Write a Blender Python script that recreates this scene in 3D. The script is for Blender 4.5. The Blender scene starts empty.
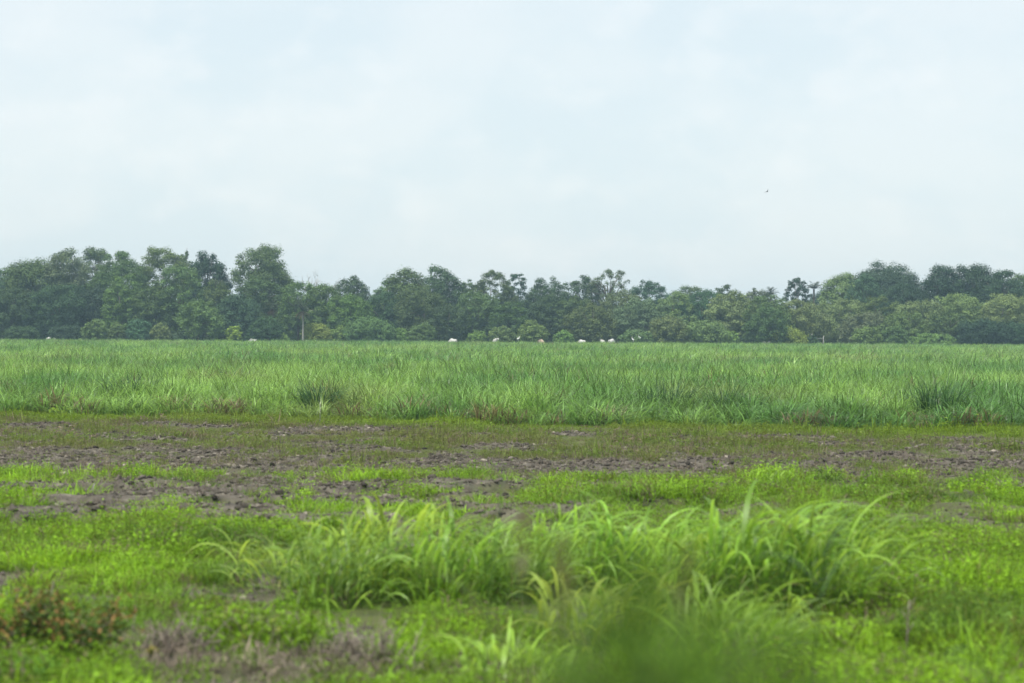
import bpy, math, random
import numpy as np
from mathutils import Matrix, Vector

rng = np.random.default_rng(7)
random.seed(7)
scene = bpy.context.scene
COL = scene.collection
R = math.radians

# ------------------------------------------------------------------ camera
FPX = 2418.0                       # focal length in pixels (85 mm on 36 mm)
CAM_Z = 2.5
HORIZON = 331.0
pitch = math.atan((341.5 - HORIZON) / FPX)
ROLL = R(0.30)
cam_d = bpy.data.cameras.new('camera')
cam_d.lens = 85.0
cam_d.sensor_width = 36.0
cam_d.clip_start = 0.1
cam_d.clip_end = 6000
cam_d.dof.use_dof = True
cam_d.dof.focus_distance = 110.0
cam_d.dof.aperture_fstop = 2.2
cam = bpy.data.objects.new('camera', cam_d)
COL.objects.link(cam)
rotm = Matrix.Rotation(R(90) - pitch, 3, 'X') @ Matrix.Rotation(ROLL, 3, 'Z')
cam.matrix_world = Matrix.Translation((0, 0, CAM_Z)) @ rotm.to_4x4()
scene.camera = cam


def ray(px, py):
    return rotm @ Vector(((px - 512) / FPX, -(py - 341.5) / FPX, -1.0))


def ground_at(px, py):
    d = ray(px, py)
    t = -CAM_Z / d.z
    return d.x * t, d.y * t


def at_depth(px, py, dist):
    d = ray(px, py)
    t = dist / d.y
    return d.x * t, dist, CAM_Z + d.z * t


# ------------------------------------------------------------------ noise
def _hash(ix, iy, seed):
    h = (ix.astype(np.int64) * 374761393 + iy.astype(np.int64) * 668265263 + seed * 974711) & 0x7fffffff
    h = ((h ^ (h >> 13)) * 1274126177) & 0x7fffffff
    h = h ^ (h >> 16)
    return (h & 0xffff) / 65535.0


def vnoise(x, y, seed=0):
    x = np.asarray(x, float); y = np.asarray(y, float)
    ix = np.floor(x); iy = np.floor(y)
    fx = x - ix; fy = y - iy
    fx = fx * fx * (3 - 2 * fx); fy = fy * fy * (3 - 2 * fy)
    a = _hash(ix, iy, seed); b = _hash(ix + 1, iy, seed)
    c = _hash(ix, iy + 1, seed); d = _hash(ix + 1, iy + 1, seed)
    return (a * (1 - fx) + b * fx) * (1 - fy) + (c * (1 - fx) + d * fx) * fy


def fbm(x, y, seed=0, octs=3):
    s = 0; a = 0.5; t = 0
    for k in range(octs):
        s = s + a * vnoise(x * 2 ** k, y * 2 ** k, seed + k * 17); t += a; a *= 0.5
    return s / t


def sstep(a, b, x):
    t = np.clip((x - a) / (b - a), 0, 1)
    return t * t * (3 - 2 * t)


def band(x, a, b, w):
    return sstep(a - w, a + w, x) * (1 - sstep(b - w, b + w, x))


# front edge of the tall grass field (distance as a function of x)
def edge_y(x):
    return 65.2 - 0.34 * x + 1.6 * (vnoise(x * 0.23, x * 0 + 3.3, 5) - 0.5) + 0.9 * (vnoise(x * 0.9, x * 0 + 1.3, 9) - 0.5)


def streaks(x, y):
    return fbm(x / 1.35 + 3.0 + 0.8 * fbm(x, y / 0.6, 12, 2), y / 0.85, 83, 4)


def soil_w(x, y):
    """0 = closed plant cover, 1 = bare soil."""
    e = edge_y(x) - y                         # metres in front of the tall grass
    n = fbm(x / 1.0 + 0.5 * fbm(x, y, 31, 2), y / 1.5, 41, 4)
    n2 = fbm(x / 8.0, y / 4.0, 61, 3)
    m = 0.60 * n + 0.40 * n2 + 0.30 * (fbm(x / 0.30, y / 0.55, 51, 2) - 0.5)
    far = band(y, 40.5, 64, 2.5) * sstep(2.8, 5.5, e)
    w_far = sstep(0.44, 0.60, m + 0.07 * band(y, 41, 52, 3)) * far
    mud = band(y, 29.0, 37.2, 0.7) * (1 - sstep(-1.5, 2.0, x) * 0.6)
    w_mud = sstep(0.550, 0.61, streaks(x, y) + 0.05 * n2) * mud
    green = band(y, 36.6, 41.5, 0.9)
    w_green = sstep(0.43, 0.58, m) * green
    near = 1 - sstep(27.5, 30.0, y)
    w_near = sstep(0.57, 0.66, n) * near * 0.9 * (1 - 0.85 * sstep(-0.5, 1.5, x))
    # dry patch at the bottom left
    dry = np.exp(-(((x + 2.0) / 1.15) ** 2 + ((y - 17.5) / 1.1) ** 2) ** 2)
    return np.clip(np.maximum.reduce([w_far, w_mud, w_green, w_near, dry * 0.45]), 0, 1)


def height(x, y):
    x = np.asarray(x, float); y = np.asarray(y, float)
    s = soil_w(x, y)
    act = (1 - sstep(75, 95, y))
    h = 0.10 * (fbm(x / 3.0, y / 1.4, 3, 3) - 0.5)
    ridge = sstep(0.47, 0.66, streaks(x, y)) * 0.19 * band(y, 28.0, 38.0, 1.0)
    clod = (fbm(x / 0.30, y / 0.30, 29, 4) - 0.4) * 0.15 * s + (fbm(x / 1.6, y / 1.1, 27, 2) - 0.5) * 0.10 * band(y, 40, 64, 2)
    return (h + ridge + clod) * act


# ------------------------------------------------------------------ helpers
def mesh_np(name, verts, quads=None, tris=None, mat=None, attrs=None, smooth=False):
    me = bpy.data.meshes.new(name)
    verts = np.asarray(verts, np.float32)
    me.vertices.add(len(verts))
    me.vertices.foreach_set('co', verts.ravel())
    loops = []; starts = []; totals = []
    off = 0
    if quads is not None and len(quads):
        q = np.asarray(quads, np.int32)
        loops.append(q.ravel()); starts.append(np.arange(len(q)) * 4 + off); totals.append(np.full(len(q), 4)); off += len(q) * 4
    if tris is not None and len(tris):
        q = np.asarray(tris, np.int32)
        loops.append(q.ravel()); starts.append(np.arange(len(q)) * 3 + off); totals.append(np.full(len(q), 3)); off += len(q) * 3
    if off:
        loops = np.concatenate(loops).astype(np.int32)
        me.loops.add(len(loops)); me.loops.foreach_set('vertex_index', loops)
        st = np.concatenate(starts).astype(np.int32)
        me.polygons.add(len(st)); me.polygons.foreach_set('loop_start', st)
        me.polygons.foreach_set('loop_total', np.concatenate(totals).astype(np.int32))
        if smooth:
            me.polygons.foreach_set('use_smooth', np.ones(len(st), bool))
    for k, (typ, arr) in (attrs or {}).items():
        a = me.attributes.new(k, typ, 'POINT')
        arr = np.asarray(arr)
        if typ == 'FLOAT': a.data.foreach_set('value', arr.astype(np.float32).ravel())
        elif typ == 'INT': a.data.foreach_set('value', arr.astype(np.int32).ravel())
        elif typ == 'FLOAT_VECTOR': a.data.foreach_set('vector', arr.astype(np.float32).ravel())
        elif typ == 'FLOAT_COLOR': a.data.foreach_set('color', arr.astype(np.float32).ravel())
    if mat: me.materials.append(mat)
    me.update(calc_edges=True)
    me.validate()
    return me


def link(name, me, parent=None, color=None):
    o = bpy.data.objects.new(name, me)
    COL.objects.link(o)
    if parent: o.parent = parent
    if color is not None: o.color = (*color, 1)
    return o


def tag(o, label=None, cat=None, group=None, kind=None):
    if label: o['label'] = label
    if cat: o['category'] = cat
    if group: o['group'] = group
    if kind: o['kind'] = kind
    return o


def thing(name, loc, label, cat, group=None, rz=0):
    o = bpy.data.objects.new(name, None)
    COL.objects.link(o)
    o.empty_display_size = 0.3
    o.location = loc; o.rotation_euler = (0, 0, rz)
    return tag(o, label, cat, group)


class Geo:
    """collects strips, leaves and tubes for ONE mesh"""
    def __init__(self):
        self.v = []; self.q = []; self.t = []; self.bv = []; self.tt = []; self.n = 0

    def add(self, v, q=None, t=None, bv=None, tt=None):
        v = np.asarray(v, float)
        if q is not None: self.q.append(np.asarray(q, int) + self.n)
        if t is not None: self.t.append(np.asarray(t, int) + self.n)
        self.v.append(v)
        self.bv.append(np.full(len(v), 0.5) if bv is None else bv)
        self.tt.append(np.full(len(v), 0.5) if tt is None else tt)
        self.n += len(v)

    def blades(self, base, length, az, lean0, lean1, width, seg=5, power=1.4, twist=0.3, taper=0.0, rg=rng):
        """curved tapering leaf strips; arrays of N"""
        base = np.asarray(base, float); N = len(base)
        f = lambda a: np.broadcast_to(np.asarray(a, float), (N,)).copy()
        length, az, lean0, lean1, width = map(f, (length, az, lean0, lean1, width))
        t = np.linspace(0, 1, seg + 1)
        ph = lean0[:, None] + (lean1 - lean0)[:, None] * t[None, :] ** power
        ds = (length / seg)[:, None]
        pm = 0.5 * (ph[:, 1:] + ph[:, :-1])
        hor = np.concatenate([np.zeros((N, 1)), np.cumsum(np.sin(pm) * ds, 1)], 1)
        ver = np.concatenate([np.zeros((N, 1)), np.cumsum(np.cos(pm) * ds, 1)], 1)
        cx, sx = np.cos(az)[:, None], np.sin(az)[:, None]
        P = np.stack([base[:, 0:1] + hor * cx, base[:, 1:2] + hor * sx, base[:, 2:3] + ver], -1)
        tw = rg.normal(0, twist, N)[:, None] * np.ones_like(ph)
        side = np.stack([-sx * np.cos(tw), cx * np.cos(tw), np.sin(tw)], -1)
        prof = np.minimum(1, 0.45 + 2.2 * t) * np.clip((1 - t) / 0.62, 0.03 + taper, 1) ** 0.8
        w = width[:, None] * prof[None, :] * 0.5
        L = P - side * w[..., None]; Rr = P + side * w[..., None]
        V = np.stack([L, Rr], 2).reshape(-1, 3)
        idx = (np.arange(N)[:, None] * (seg + 1) + np.arange(seg)[None, :]).ravel() * 2
        Q = np.stack([idx, idx + 1, idx + 3, idx + 2], 1)
        bv = np.repeat(rg.random(N), (seg + 1) * 2)
        tt = np.tile(np.repeat(t, 2), N)
        self.add(V, Q, None, bv, tt)

    def leaves(self, pos, nrm, size, aspect=0.55, rg=rng, bv=None):
        pos = np.asarray(pos, float); N = len(pos)
        nrm = nrm / (np.linalg.norm(nrm, axis=1, keepdims=True) + 1e-9)
        r = rg.normal(size=(N, 3))
        u = np.cross(nrm, r); u /= np.linalg.norm(u, axis=1, keepdims=True) + 1e-9
        v = np.cross(nrm, u)
        s = np.broadcast_to(size, (N,))[:, None]
        a = u * s * 0.5; b = v * s * 0.5 * aspect
        bend = nrm * s * 0.10
        V = np.stack([pos - a - bend, pos + b + bend * 0.4, pos + a - bend, pos - b + bend * 0.4], 1).reshape(-1, 3)
        i = np.arange(N) * 4
        Q = np.stack([i, i + 1, i + 2, i + 3], 1)
        self.add(V, Q, None, np.repeat(rg.random(N) if bv is None else bv, 4), None)

    def tube(self, pts, rad, sides=6):
        pts = np.asarray(pts, float); rad = np.broadcast_to(rad, (len(pts),))
        rings = []
        for k, p in enumerate(pts):
            d = pts[min(k + 1, len(pts) - 1)] - pts[max(k - 1, 0)]
            d = d / (np.linalg.norm(d) + 1e-9)
            a = np.array([1, 0, 0]) if abs(d[0]) < 0.8 else np.array([0, 1, 0])
            u = np.cross(d, a); u /= np.linalg.norm(u); w = np.cross(d, u)
            th = np.linspace(0, 2 * math.pi, sides, endpoint=False)
            rings.append(p + rad[k] * (np.cos(th)[:, None] * u + np.sin(th)[:, None] * w))
        V = np.concatenate(rings); Q = []
        for k in range(len(pts) - 1):
            for s in range(sides):
                a = k * sides + s; b = k * sides + (s + 1) % sides
                Q.append((a, b, b + sides, a + sides))
        n = len(V)
        V = np.concatenate([V, pts[:1], pts[-1:]])
        T = []
        for s in range(sides):
            T.append((n, (s + 1) % sides, s)); e = (len(pts) - 1) * sides
            T.append((n + 1, e + s, e + (s + 1) % sides))
        self.add(V, Q, T)

    def lump(self, c, r, seed=0, n=8):
        th = np.linspace(0, 2 * math.pi, n, endpoint=False)
        rg = np.random.default_rng(seed)
        V = []
        for ph in np.linspace(-1.2, 1.3, 5):
            for t in th:
                k = 1 + rg.normal(0, 0.24)
                V.append((c[0] + r[0] * math.cos(ph) * math.cos(t) * k, c[1] + r[1] * math.cos(ph) * math.sin(t) * k, c[2] + r[2] * math.sin(ph) * k))
        Q = []
        for k in range(4):
            for s in range(n):
                a = k * n + s; b = k * n + (s + 1) % n
                Q.append((a, b, b + n, a + n))
        top = len(V); V.append((c[0], c[1], c[2] + r[2] * 1.05)); V.append((c[0], c[1], c[2] - r[2]))
        T = [(4 * n + s, 4 * n + (s + 1) % n, top) for s in range(n)] + [((s + 1) % n, s, top + 1) for s in range(n)]
        self.add(V, Q, T)

    def mesh(self, name, mat, smooth=False):
        q = np.concatenate(self.q) if self.q else None
        t = np.concatenate(self.t) if self.t else None
        return mesh_np(name, np.concatenate(self.v), q, t, mat,
                       {'bv': ('FLOAT', np.concatenate(self.bv)), 'tt': ('FLOAT', np.concatenate(self.tt))}, smooth)

    def build(self, name, mat, parent=None, color=None, smooth=False):
        return link(name, self.mesh(name, mat, smooth), parent, color)


# ------------------------------------------------------------------ materials
def new_mat(name):
    m = bpy.data.materials.new(name); m.use_nodes = True
    nt = m.node_tree; nt.nodes.clear()
    return m, nt, nt.nodes, nt.links


def plant_mat(name, source, rough=0.5, spec=0.35, transl=0.3, var=0.5, tip=None, tipfac=0.0):
    """leaf material; colour from the object ('obj') or the scattered instance ('inst')"""
    m, nt, N, L = new_mat(name)
    out = N.new('ShaderNodeOutputMaterial')
    if source == 'obj':
        c = N.new('ShaderNodeObjectInfo'); col = c.outputs['Color']
    else:
        c = N.new('ShaderNodeAttribute'); c.attribute_type = 'INSTANCER'; c.attribute_name = 'tint'; col = c.outputs['Color']
    bv = N.new('ShaderNodeAttribute'); bv.attribute_name = 'bv'
    mr = N.new('ShaderNodeMapRange'); mr.inputs['To Min'].default_value = 1 - var; mr.inputs['To Max'].default_value = 1 + var
    L.new(bv.outputs['Fac'], mr.inputs['Value'])
    mul = N.new('ShaderNodeMix'); mul.data_type = 'RGBA'; mul.blend_type = 'MULTIPLY'; mul.inputs['Factor'].default_value = 1
    L.new(col, mul.inputs[6])
    comb = N.new('ShaderNodeCombineColor')
    for k in range(3): L.new(mr.outputs[0], comb.inputs[k])
    L.new(comb.outputs[0], mul.inputs[7])
    res = mul.outputs[2]
    if tip is not None:
        tt = N.new('ShaderNodeAttribute'); tt.attribute_name = 'tt'
        mt = N.new('ShaderNodeMapRange'); mt.inputs['From Min'].default_value = 0.75; mt.inputs['To Max'].default_value = tipfac
        L.new(tt.outputs['Fac'], mt.inputs['Value'])
        mx = N.new('ShaderNodeMix'); mx.data_type = 'RGBA'
        L.new(mt.outputs[0], mx.inputs['Factor']); L.new(res, mx.inputs[6]); mx.inputs[7].default_value = (*tip, 1)
        res = mx.outputs[2]
    p = N.new('ShaderNodeBsdfPrincipled')
    p.inputs['Roughness'].default_value = rough
    p.inputs['Specular IOR Level'].default_value = spec
    L.new(res, p.inputs['Base Color'])
    tr = N.new('ShaderNodeBsdfTranslucent')
    hs = N.new('ShaderNodeHueSaturation'); hs.inputs['Hue'].default_value = 0.485; hs.inputs['Value'].default_value = 1.3
    L.new(res, hs.inputs['Color']); L.new(hs.outputs[0], tr.inputs['Color'])
    ms = N.new('ShaderNodeMixShader'); ms.inputs[0].default_value = transl
    L.new(p.outputs[0], ms.inputs[1]); L.new(tr.outputs[0], ms.inputs[2]); L.new(ms.outputs[0], out.inputs['Surface'])
    return m


def solid_mat(name, c1, c2, scale=6.0, rough=0.8, spec=0.2, bump=0.0):
    m, nt, N, L = new_mat(name)
    out = N.new('ShaderNodeOutputMaterial'); p = N.new('ShaderNodeBsdfPrincipled')
    tc = N.new('ShaderNodeTexCoord'); no = N.new('ShaderNodeTexNoise')
    no.inputs['Scale'].default_value = scale; no.inputs['Detail'].default_value = 5
    L.new(tc.outputs['Object'], no.inputs['Vector'])
    cr = N.new('ShaderNodeValToRGB')
    cr.color_ramp.elements[0].position = 0.35; cr.color_ramp.elements[0].color = (*c1, 1)
    cr.color_ramp.elements[1].position = 0.65; cr.color_ramp.elements[1].color = (*c2, 1)
    L.new(no.outputs['Fac'], cr.inputs[0]); L.new(cr.outputs[0], p.inputs['Base Color'])
    p.inputs['Roughness'].default_value = rough; p.inputs['Specular IOR Level'].default_value = spec
    if bump:
        b = N.new('ShaderNodeBump'); b.inputs['Strength'].default_value = bump
        L.new(no.outputs['Fac'], b.inputs['Height']); L.new(b.outputs[0], p.inputs['Normal'])
    L.new(p.outputs[0], out.inputs['Surface'])
    return m


M_GRASS_I = plant_mat('grass_blade_scatter', 'inst', rough=0.5, spec=0.10, transl=0.40, var=0.5, tip=(0.20, 0.22, 0.04), tipfac=0.25)
M_CANE_I = plant_mat('tall_grass_scatter', 'inst', rough=0.40, spec=0.42, transl=0.36, var=0.60, tip=(0.20, 0.24, 0.09), tipfac=0.25)
M_GRASS_O = plant_mat('grass_blade', 'obj', rough=0.40, spec=0.45, transl=0.46, var=0.45, tip=(0.20, 0.19, 0.05), tipfac=0.25)
M_LEAF = plant_mat('tree_leaf', 'obj', rough=0.6, spec=0.12, transl=0.13, var=0.40)
M_LEAF_I = plant_mat('tree_leaf_scatter', 'inst', rough=0.6, spec=0.12, transl=0.13, var=0.40)
M_CLOD_I = solid_mat('soil_clod_scatter', (0.04, 0.04, 0.04), (0.1, 0.1, 0.1), 14, 0.95, 0.1, 0.0)
_n = M_CLOD_I.node_tree.nodes.new('ShaderNodeAttribute'); _n.attribute_type = 'INSTANCER'; _n.attribute_name = 'tint'
M_CLOD_I.node_tree.links.new(_n.outputs['Color'], [q for q in M_CLOD_I.node_tree.nodes if q.type == 'BSDF_PRINCIPLED'][0].inputs['Base Color'])
M_STRAW_I = plant_mat('dry_straw', 'inst', rough=0.8, spec=0.1, transl=0.1, var=0.4)
M_BARK = solid_mat('bark', (0.10, 0.085, 0.07), (0.20, 0.18, 0.155), 5, 0.9, 0.1, 0.4)
M_BARK_PALE = solid_mat('pale_bark', (0.30, 0.28, 0.25), (0.42, 0.40, 0.36), 5, 0.9, 0.1, 0.3)
M_TWIG = solid_mat('dry_twig', (0.15, 0.125, 0.10), (0.30, 0.26, 0.21), 20, 0.9, 0.1)
M_CLOD = solid_mat('soil_clod', (0.040, 0.033, 0.028), (0.100, 0.084, 0.068), 14, 0.95, 0.1, 0.4)
M_WHITE_HIDE = solid_mat('white_hide', (0.46, 0.445, 0.415), (0.66, 0.645, 0.615), 3, 0.7, 0.2)
M_TAN_HIDE = solid_mat('tan_hide', (0.42, 0.31, 0.22), (0.55, 0.43, 0.33), 3, 0.7, 0.2)
M_HORN = solid_mat('horn', (0.10, 0.09, 0.08), (0.25, 0.23, 0.2), 10, 0.5, 0.4)
M_FEATHER = solid_mat('white_feather', (0.78, 0.78, 0.76), (0.86, 0.86, 0.85), 8, 0.7, 0.2)
M_DARKFEATHER = solid_mat('dark_feather', (0.015, 0.015, 0.017), (0.04, 0.038, 0.04), 8, 0.7, 0.2)
M_BEAK = solid_mat('yellow_beak', (0.55, 0.35, 0.05), (0.65, 0.42, 0.08), 8, 0.5, 0.3)
M_POST = solid_mat('weathered_wood', (0.22, 0.215, 0.20), (0.36, 0.35, 0.335), 6, 0.9, 0.1)

# ground: bare soil, litter and thin green moss of seedlings from the 'soil' weight of each vertex
M_GROUND, nt, N, L = new_mat('field_soil')
out = N.new('ShaderNodeOutputMaterial'); p = N.new('ShaderNodeBsdfPrincipled')
tc = N.new('ShaderNodeTexCoord')


def noise(scale, det=6, stretch=(1, 1, 1)):
    mp = N.new('ShaderNodeMapping'); mp.inputs['Scale'].default_value = stretch
    L.new(tc.outputs['Object'], mp.inputs['Vector'])
    n = N.new('ShaderNodeTexNoise'); n.inputs['Scale'].default_value = scale; n.inputs['Detail'].default_value = det
    L.new(mp.outputs[0], n.inputs['Vector'])
    return n.outputs['Fac']


def ramp(f, stops):
    r = N.new('ShaderNodeValToRGB')
    e = r.color_ramp.elements
    e[0].position, e[0].color = stops[0][0], (*stops[0][1], 1)
    e[1].position, e[1].color = stops[-1][0], (*stops[-1][1], 1)
    for s in stops[1:-1]:
        k = e.new(s[0]); k.color = (*s[1], 1)
    L.new(f, r.inputs[0]); return r.outputs[0]


soil_c = ramp(noise(3.0, 8, (1, 1.6, 1)), [(0.30, (0.046, 0.041, 0.034)), (0.5, (0.098, 0.087, 0.070)), (0.62, (0.145, 0.130, 0.104)), (0.75, (0.22, 0.198, 0.158))])
green_c = ramp(noise(2.2, 6), [(0.3, (0.050, 0.062, 0.022)), (0.55, (0.085, 0.105, 0.030)), (0.75, (0.12, 0.115, 0.055))])
at = N.new('ShaderNodeAttribute'); at.attribute_name = 'soil'
mx = N.new('ShaderNodeMix'); mx.data_type = 'RGBA'
L.new(at.outputs['Fac'], mx.inputs['Factor']); L.new(green_c, mx.inputs[6]); L.new(soil_c, mx.inputs[7])
L.new(mx.outputs[2], p.inputs['Base Color'])
p.inputs['Roughness'].default_value = 0.95; p.inputs['Specular IOR Level'].default_value = 0.15
b = N.new('ShaderNodeBump'); b.inputs['Strength'].default_value = 0.7; b.inputs['Distance'].default_value = 0.05
L.new(noise(9, 6), b.inputs['Height']); L.new(b.outputs[0], p.inputs['Normal'])
L.new(p.outputs[0], out.inputs['Surface'])


# ------------------------------------------------------------------ ground sheet
def axis(segs):
    a = [segs[0][0]]
    for lo, hi, st in segs:
        n = max(1, int(round((hi - lo) / st)))
        a += list(np.linspace(lo, hi, n + 1)[1:])
    return np.array(a)


xs = axis([(-1200, -300, 300), (-300, -60, 40), (-60, -18, 3), (-18, 18, 0.16), (18, 60, 3), (60, 300, 40), (300, 1200, 300)])
ys = axis([(-200, 0, 50), (0, 12, 2), (12, 42, 0.11), (42, 75, 0.22), (75, 120, 3), (120, 480, 20), (480, 1500, 170)])
X, Y = np.meshgrid(xs, ys)
Z = height(X, Y)
S = np.where(Y < 80, soil_w(X, Y), 0.0)
nx, ny = len(xs), len(ys)
I = np.arange(nx * ny).reshape(ny, nx)
Q = np.stack([I[:-1, :-1], I[:-1, 1:], I[1:, 1:], I[1:, :-1]], -1).reshape(-1, 4)
g = link('ground', mesh_np('ground', np.stack([X, Y, Z], -1).reshape(-1, 3), Q, None, M_GROUND, {'soil': ('FLOAT', S.ravel())}, True))
tag(g, 'dark bare field soil with furrows and patches of thin grass', 'ground', kind='structure')


# ------------------------------------------------------------------ scattering (stuff only)
def scatter(name, protos, pts, rot, scl, idx, tint, label, cat):
    coll = bpy.data.collections.new(name + '_sources')
    for k, me in enumerate(protos):
        coll.objects.link(bpy.data.objects.new('%s_%02d' % (me.name, k), me))
    me = mesh_np(name, pts, attrs={'rot': ('FLOAT_VECTOR', rot), 'scl': ('FLOAT_VECTOR', scl), 'idx': ('INT', idx),
                                   'tint': ('FLOAT_COLOR', np.concatenate([tint, np.ones((len(tint), 1))], 1))})
    o = link(name, me)
    ng = bpy.data.node_groups.new(name + '_nodes', 'GeometryNodeTree')
    ng.interface.new_socket('Geometry', in_out='INPUT', socket_type='NodeSocketGeometry')
    ng.interface.new_socket('Geometry', in_out='OUTPUT', socket_type='NodeSocketGeometry')
    gi = ng.nodes.new('NodeGroupInput'); go = ng.nodes.new('NodeGroupOutput')
    ci = ng.nodes.new('GeometryNodeCollectionInfo'); ci.inputs['Collection'].default_value = coll
    ci.inputs['Separate Children'].default_value = True; ci.inputs['Reset Children'].default_value = True
    ip = ng.nodes.new('GeometryNodeInstanceOnPoints'); ip.inputs['Pick Instance'].default_value = True

    def na(nm, t):
        a = ng.nodes.new('GeometryNodeInputNamedAttribute'); a.data_type = t; a.inputs['Name'].default_value = nm
        return [s for s in a.outputs if s.enabled and s.name == 'Attribute'][0]
    ng.links.new(gi.outputs[0], ip.inputs['Points']); ng.links.new(ci.outputs[0], ip.inputs['Instance'])
    ng.links.new(na('idx', 'INT'), ip.inputs['Instance Index'])
    ng.links.new(na('rot', 'FLOAT_VECTOR'), ip.inputs['Rotation'])
    ng.links.new(na('scl', 'FLOAT_VECTOR'), ip.inputs['Scale'])
    ng.links.new(ip.outputs[0], go.inputs[0])
    md = o.modifiers.new('scatter', 'NODES'); md.node_group = ng
    return tag(o, label, cat, kind='stuff')


def rand_pts(y0, y1, dens, margin=3.0):
    """uniform points in the visible wedge between two distances"""
    hw = lambda y: y * 0.2118 + margin
    n = int(dens * (hw(y0) + hw(y1)) * (y1 - y0))
    y = rng.uniform(y0, y1, n); x = rng.uniform(-1, 1, n) * hw(y1)
    k = np.abs(x) < hw(y)
    return x[k], y[k]


def zrot(n, tilt=0.12):
    return np.stack([rng.normal(0, tilt, n), rng.normal(0, tilt, n), rng.uniform(0, 2 * math.pi, n)], 1)


def tuft(nb, rad, h, w, lean=0.9, seg=3, mat=M_GRASS_I, nm='tuft', vert=0.15):
    G = Geo()
    a = rng.uniform(0, 2 * math.pi, nb); r = rad * np.sqrt(rng.random(nb))
    base = np.stack([r * np.cos(a), r * np.sin(a), np.full(nb, -0.01)], 1)
    G.blades(base, h * rng.uniform(0.55, 1.15, nb), a + rng.normal(0, 0.9, nb), rng.uniform(0, vert * 2, nb),
             rng.uniform(lean * 0.4, lean * 1.5, nb), w * rng.uniform(0.7, 1.3, nb), seg)
    return G.mesh(nm, mat)


def weed(nl, rad, h, s, nm='weed'):
    """low broad-leaved weed"""
    G = Geo()
    ns = max(4, nl // 9)
    for k in range(ns):
        a = rng.uniform(0, 6.28); l = h * rng.uniform(0.6, 1.1); le = rng.uniform(0.1, 0.9)
        b = np.array([rad * 0.5 * rng.normal(), rad * 0.5 * rng.normal(), 0])
        n = nl // ns
        t = rng.uniform(0.25, 1.0, n)
        P = b + np.stack([t * l * math.sin(le) * math.cos(a), t * l * math.sin(le) * math.sin(a), t * l * math.cos(le)], 1)
        P += rng.normal(0, s * 0.7, (n, 3))
        G.leaves(P, rng.normal(0, 0.55, (n, 3)) + [0, 0, 1], s * rng.uniform(0.6, 1.2, n), 0.5)
        G.blades(b[None], [l], [a], [le], [le], [0.006], 2)
    return G.mesh(nm, M_GRASS_I)


def mixc(a, b, t):
    a = np.asarray(a); b = np.asarray(b)
    return a[None] * (1 - t[:, None]) + b[None] * t[:, None]


BRIGHT = (0.232, 0.415, 0.026)
MIDG = (0.150, 0.278, 0.028)
DEEP = (0.080, 0.155, 0.028)
OLIVE = (0.165, 0.200, 0.040)
STRAWC = (0.20, 0.165, 0.105)

# --- near weeds
protos = [tuft(26, 0.12, 0.16, 0.011, 1.2, nm='tuft_a'), tuft(30, 0.14, 0.14, 0.008, 1.5, nm='tuft_b'), tuft(16, 0.09, 0.20, 0.010, 1.2, 4, nm='tuft_c'),
          weed(120, 0.13, 0.17, 0.026, 'weed_d'), weed(90, 0.11, 0.12, 0.032, 'weed_e'), weed(140, 0.15, 0.24, 0.022, 'weed_f')]
x, y = rand_pts(13, 42, 125)
s = soil_w(x, y)
lump = sstep(0.36, 0.66, 0.6 * fbm(x / 0.62, y / 0.70, 101, 2) + 0.4 * fbm(x / 2.0, y / 1.6, 105, 2))
cov = lump
k = rng.random(len(x)) < np.clip((1 - 1.1 * s) * (0.30 + 0.9 * lump), 0.015, 1) * np.where(y > 36, 0.45, 1)
x, y, s, cov = x[k], y[k], s[k], cov[k]
n = len(x)
big = fbm(x / 2.2, y / 1.6, 111, 3)
tn = np.clip((fbm(x / 1.6, y / 1.0, 121, 3) - 0.5) * 2.5 + 0.15 + 0.7 * cov, 0, 1)  # lumps yellower green; shade of the gaps between them is put into the tint
tint = mixc(MIDG, BRIGHT, tn)
dk = np.clip((0.42 - fbm(x / 1.3, y / 1.1, 131, 2)) * 4, 0, 0.8); tint = tint * (1 - dk[:, None]) + np.array(DEEP) * dk[:, None]
ol = rng.random(n) < 0.14; tint[ol] = OLIVE
tint *= np.exp(rng.normal(0, 0.16, (n, 1)))
st = rng.random(n) < 0.06; tint[st] = STRAWC
sc = (0.35 + 1.25 * cov * (0.55 + 0.9 * big)) * rng.uniform(0.75, 1.25, n) * (1 - 0.35 * s)
leafy = fbm(x / 3, y / 2, 141, 2)
idx = np.where(rng.random(n) < 0.12 + 0.5 * sstep(0.35, 0.6, leafy), rng.integers(3, 6, n), rng.integers(0, 3, n))
scatter('weed_cover', protos, np.stack([x, y, height(x, y)], 1), zrot(n), np.stack([sc * 1.15, sc * 1.15, sc], 1), idx, tint,
        'bright green low weeds and short grass covering the near field', 'weeds')

# --- mid field thin grass
protos = [tuft(16, 0.12, 0.15, 0.010, 1.2, nm='thin_a'), tuft(14, 0.16, 0.11, 0.011, 1.4, nm='thin_b'), tuft(9, 0.10, 0.23, 0.009, 0.8, nm='thin_c'), weed(50, 0.15, 0.12, 0.05, 'thin_d')]
x, y = rand_pts(39, 76, 95)
e = edge_y(x) - y
s = soil_w(x, y)
strip = 1 - sstep(3.0, 5.5, e)
cov = fbm(x / 1.6, y / 1.0, 151, 3)
keep = np.where(e < -1.5, 0, np.clip((1 - 0.42 * s) * (0.38 + 0.9 * cov) + strip * 0.8, 0.05, 1))
k = rng.random(len(x)) < keep
x, y, s, strip, e = x[k], y[k], s[k], strip[k], e[k]
n = len(x)
tn = np.clip((fbm(x / 3, y / 1.5, 161, 3) - 0.5) * 3 + 0.35, 0, 1)
tint = mixc((0.160, 0.192, 0.050), (0.140, 0.218, 0.034), tn)
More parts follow.
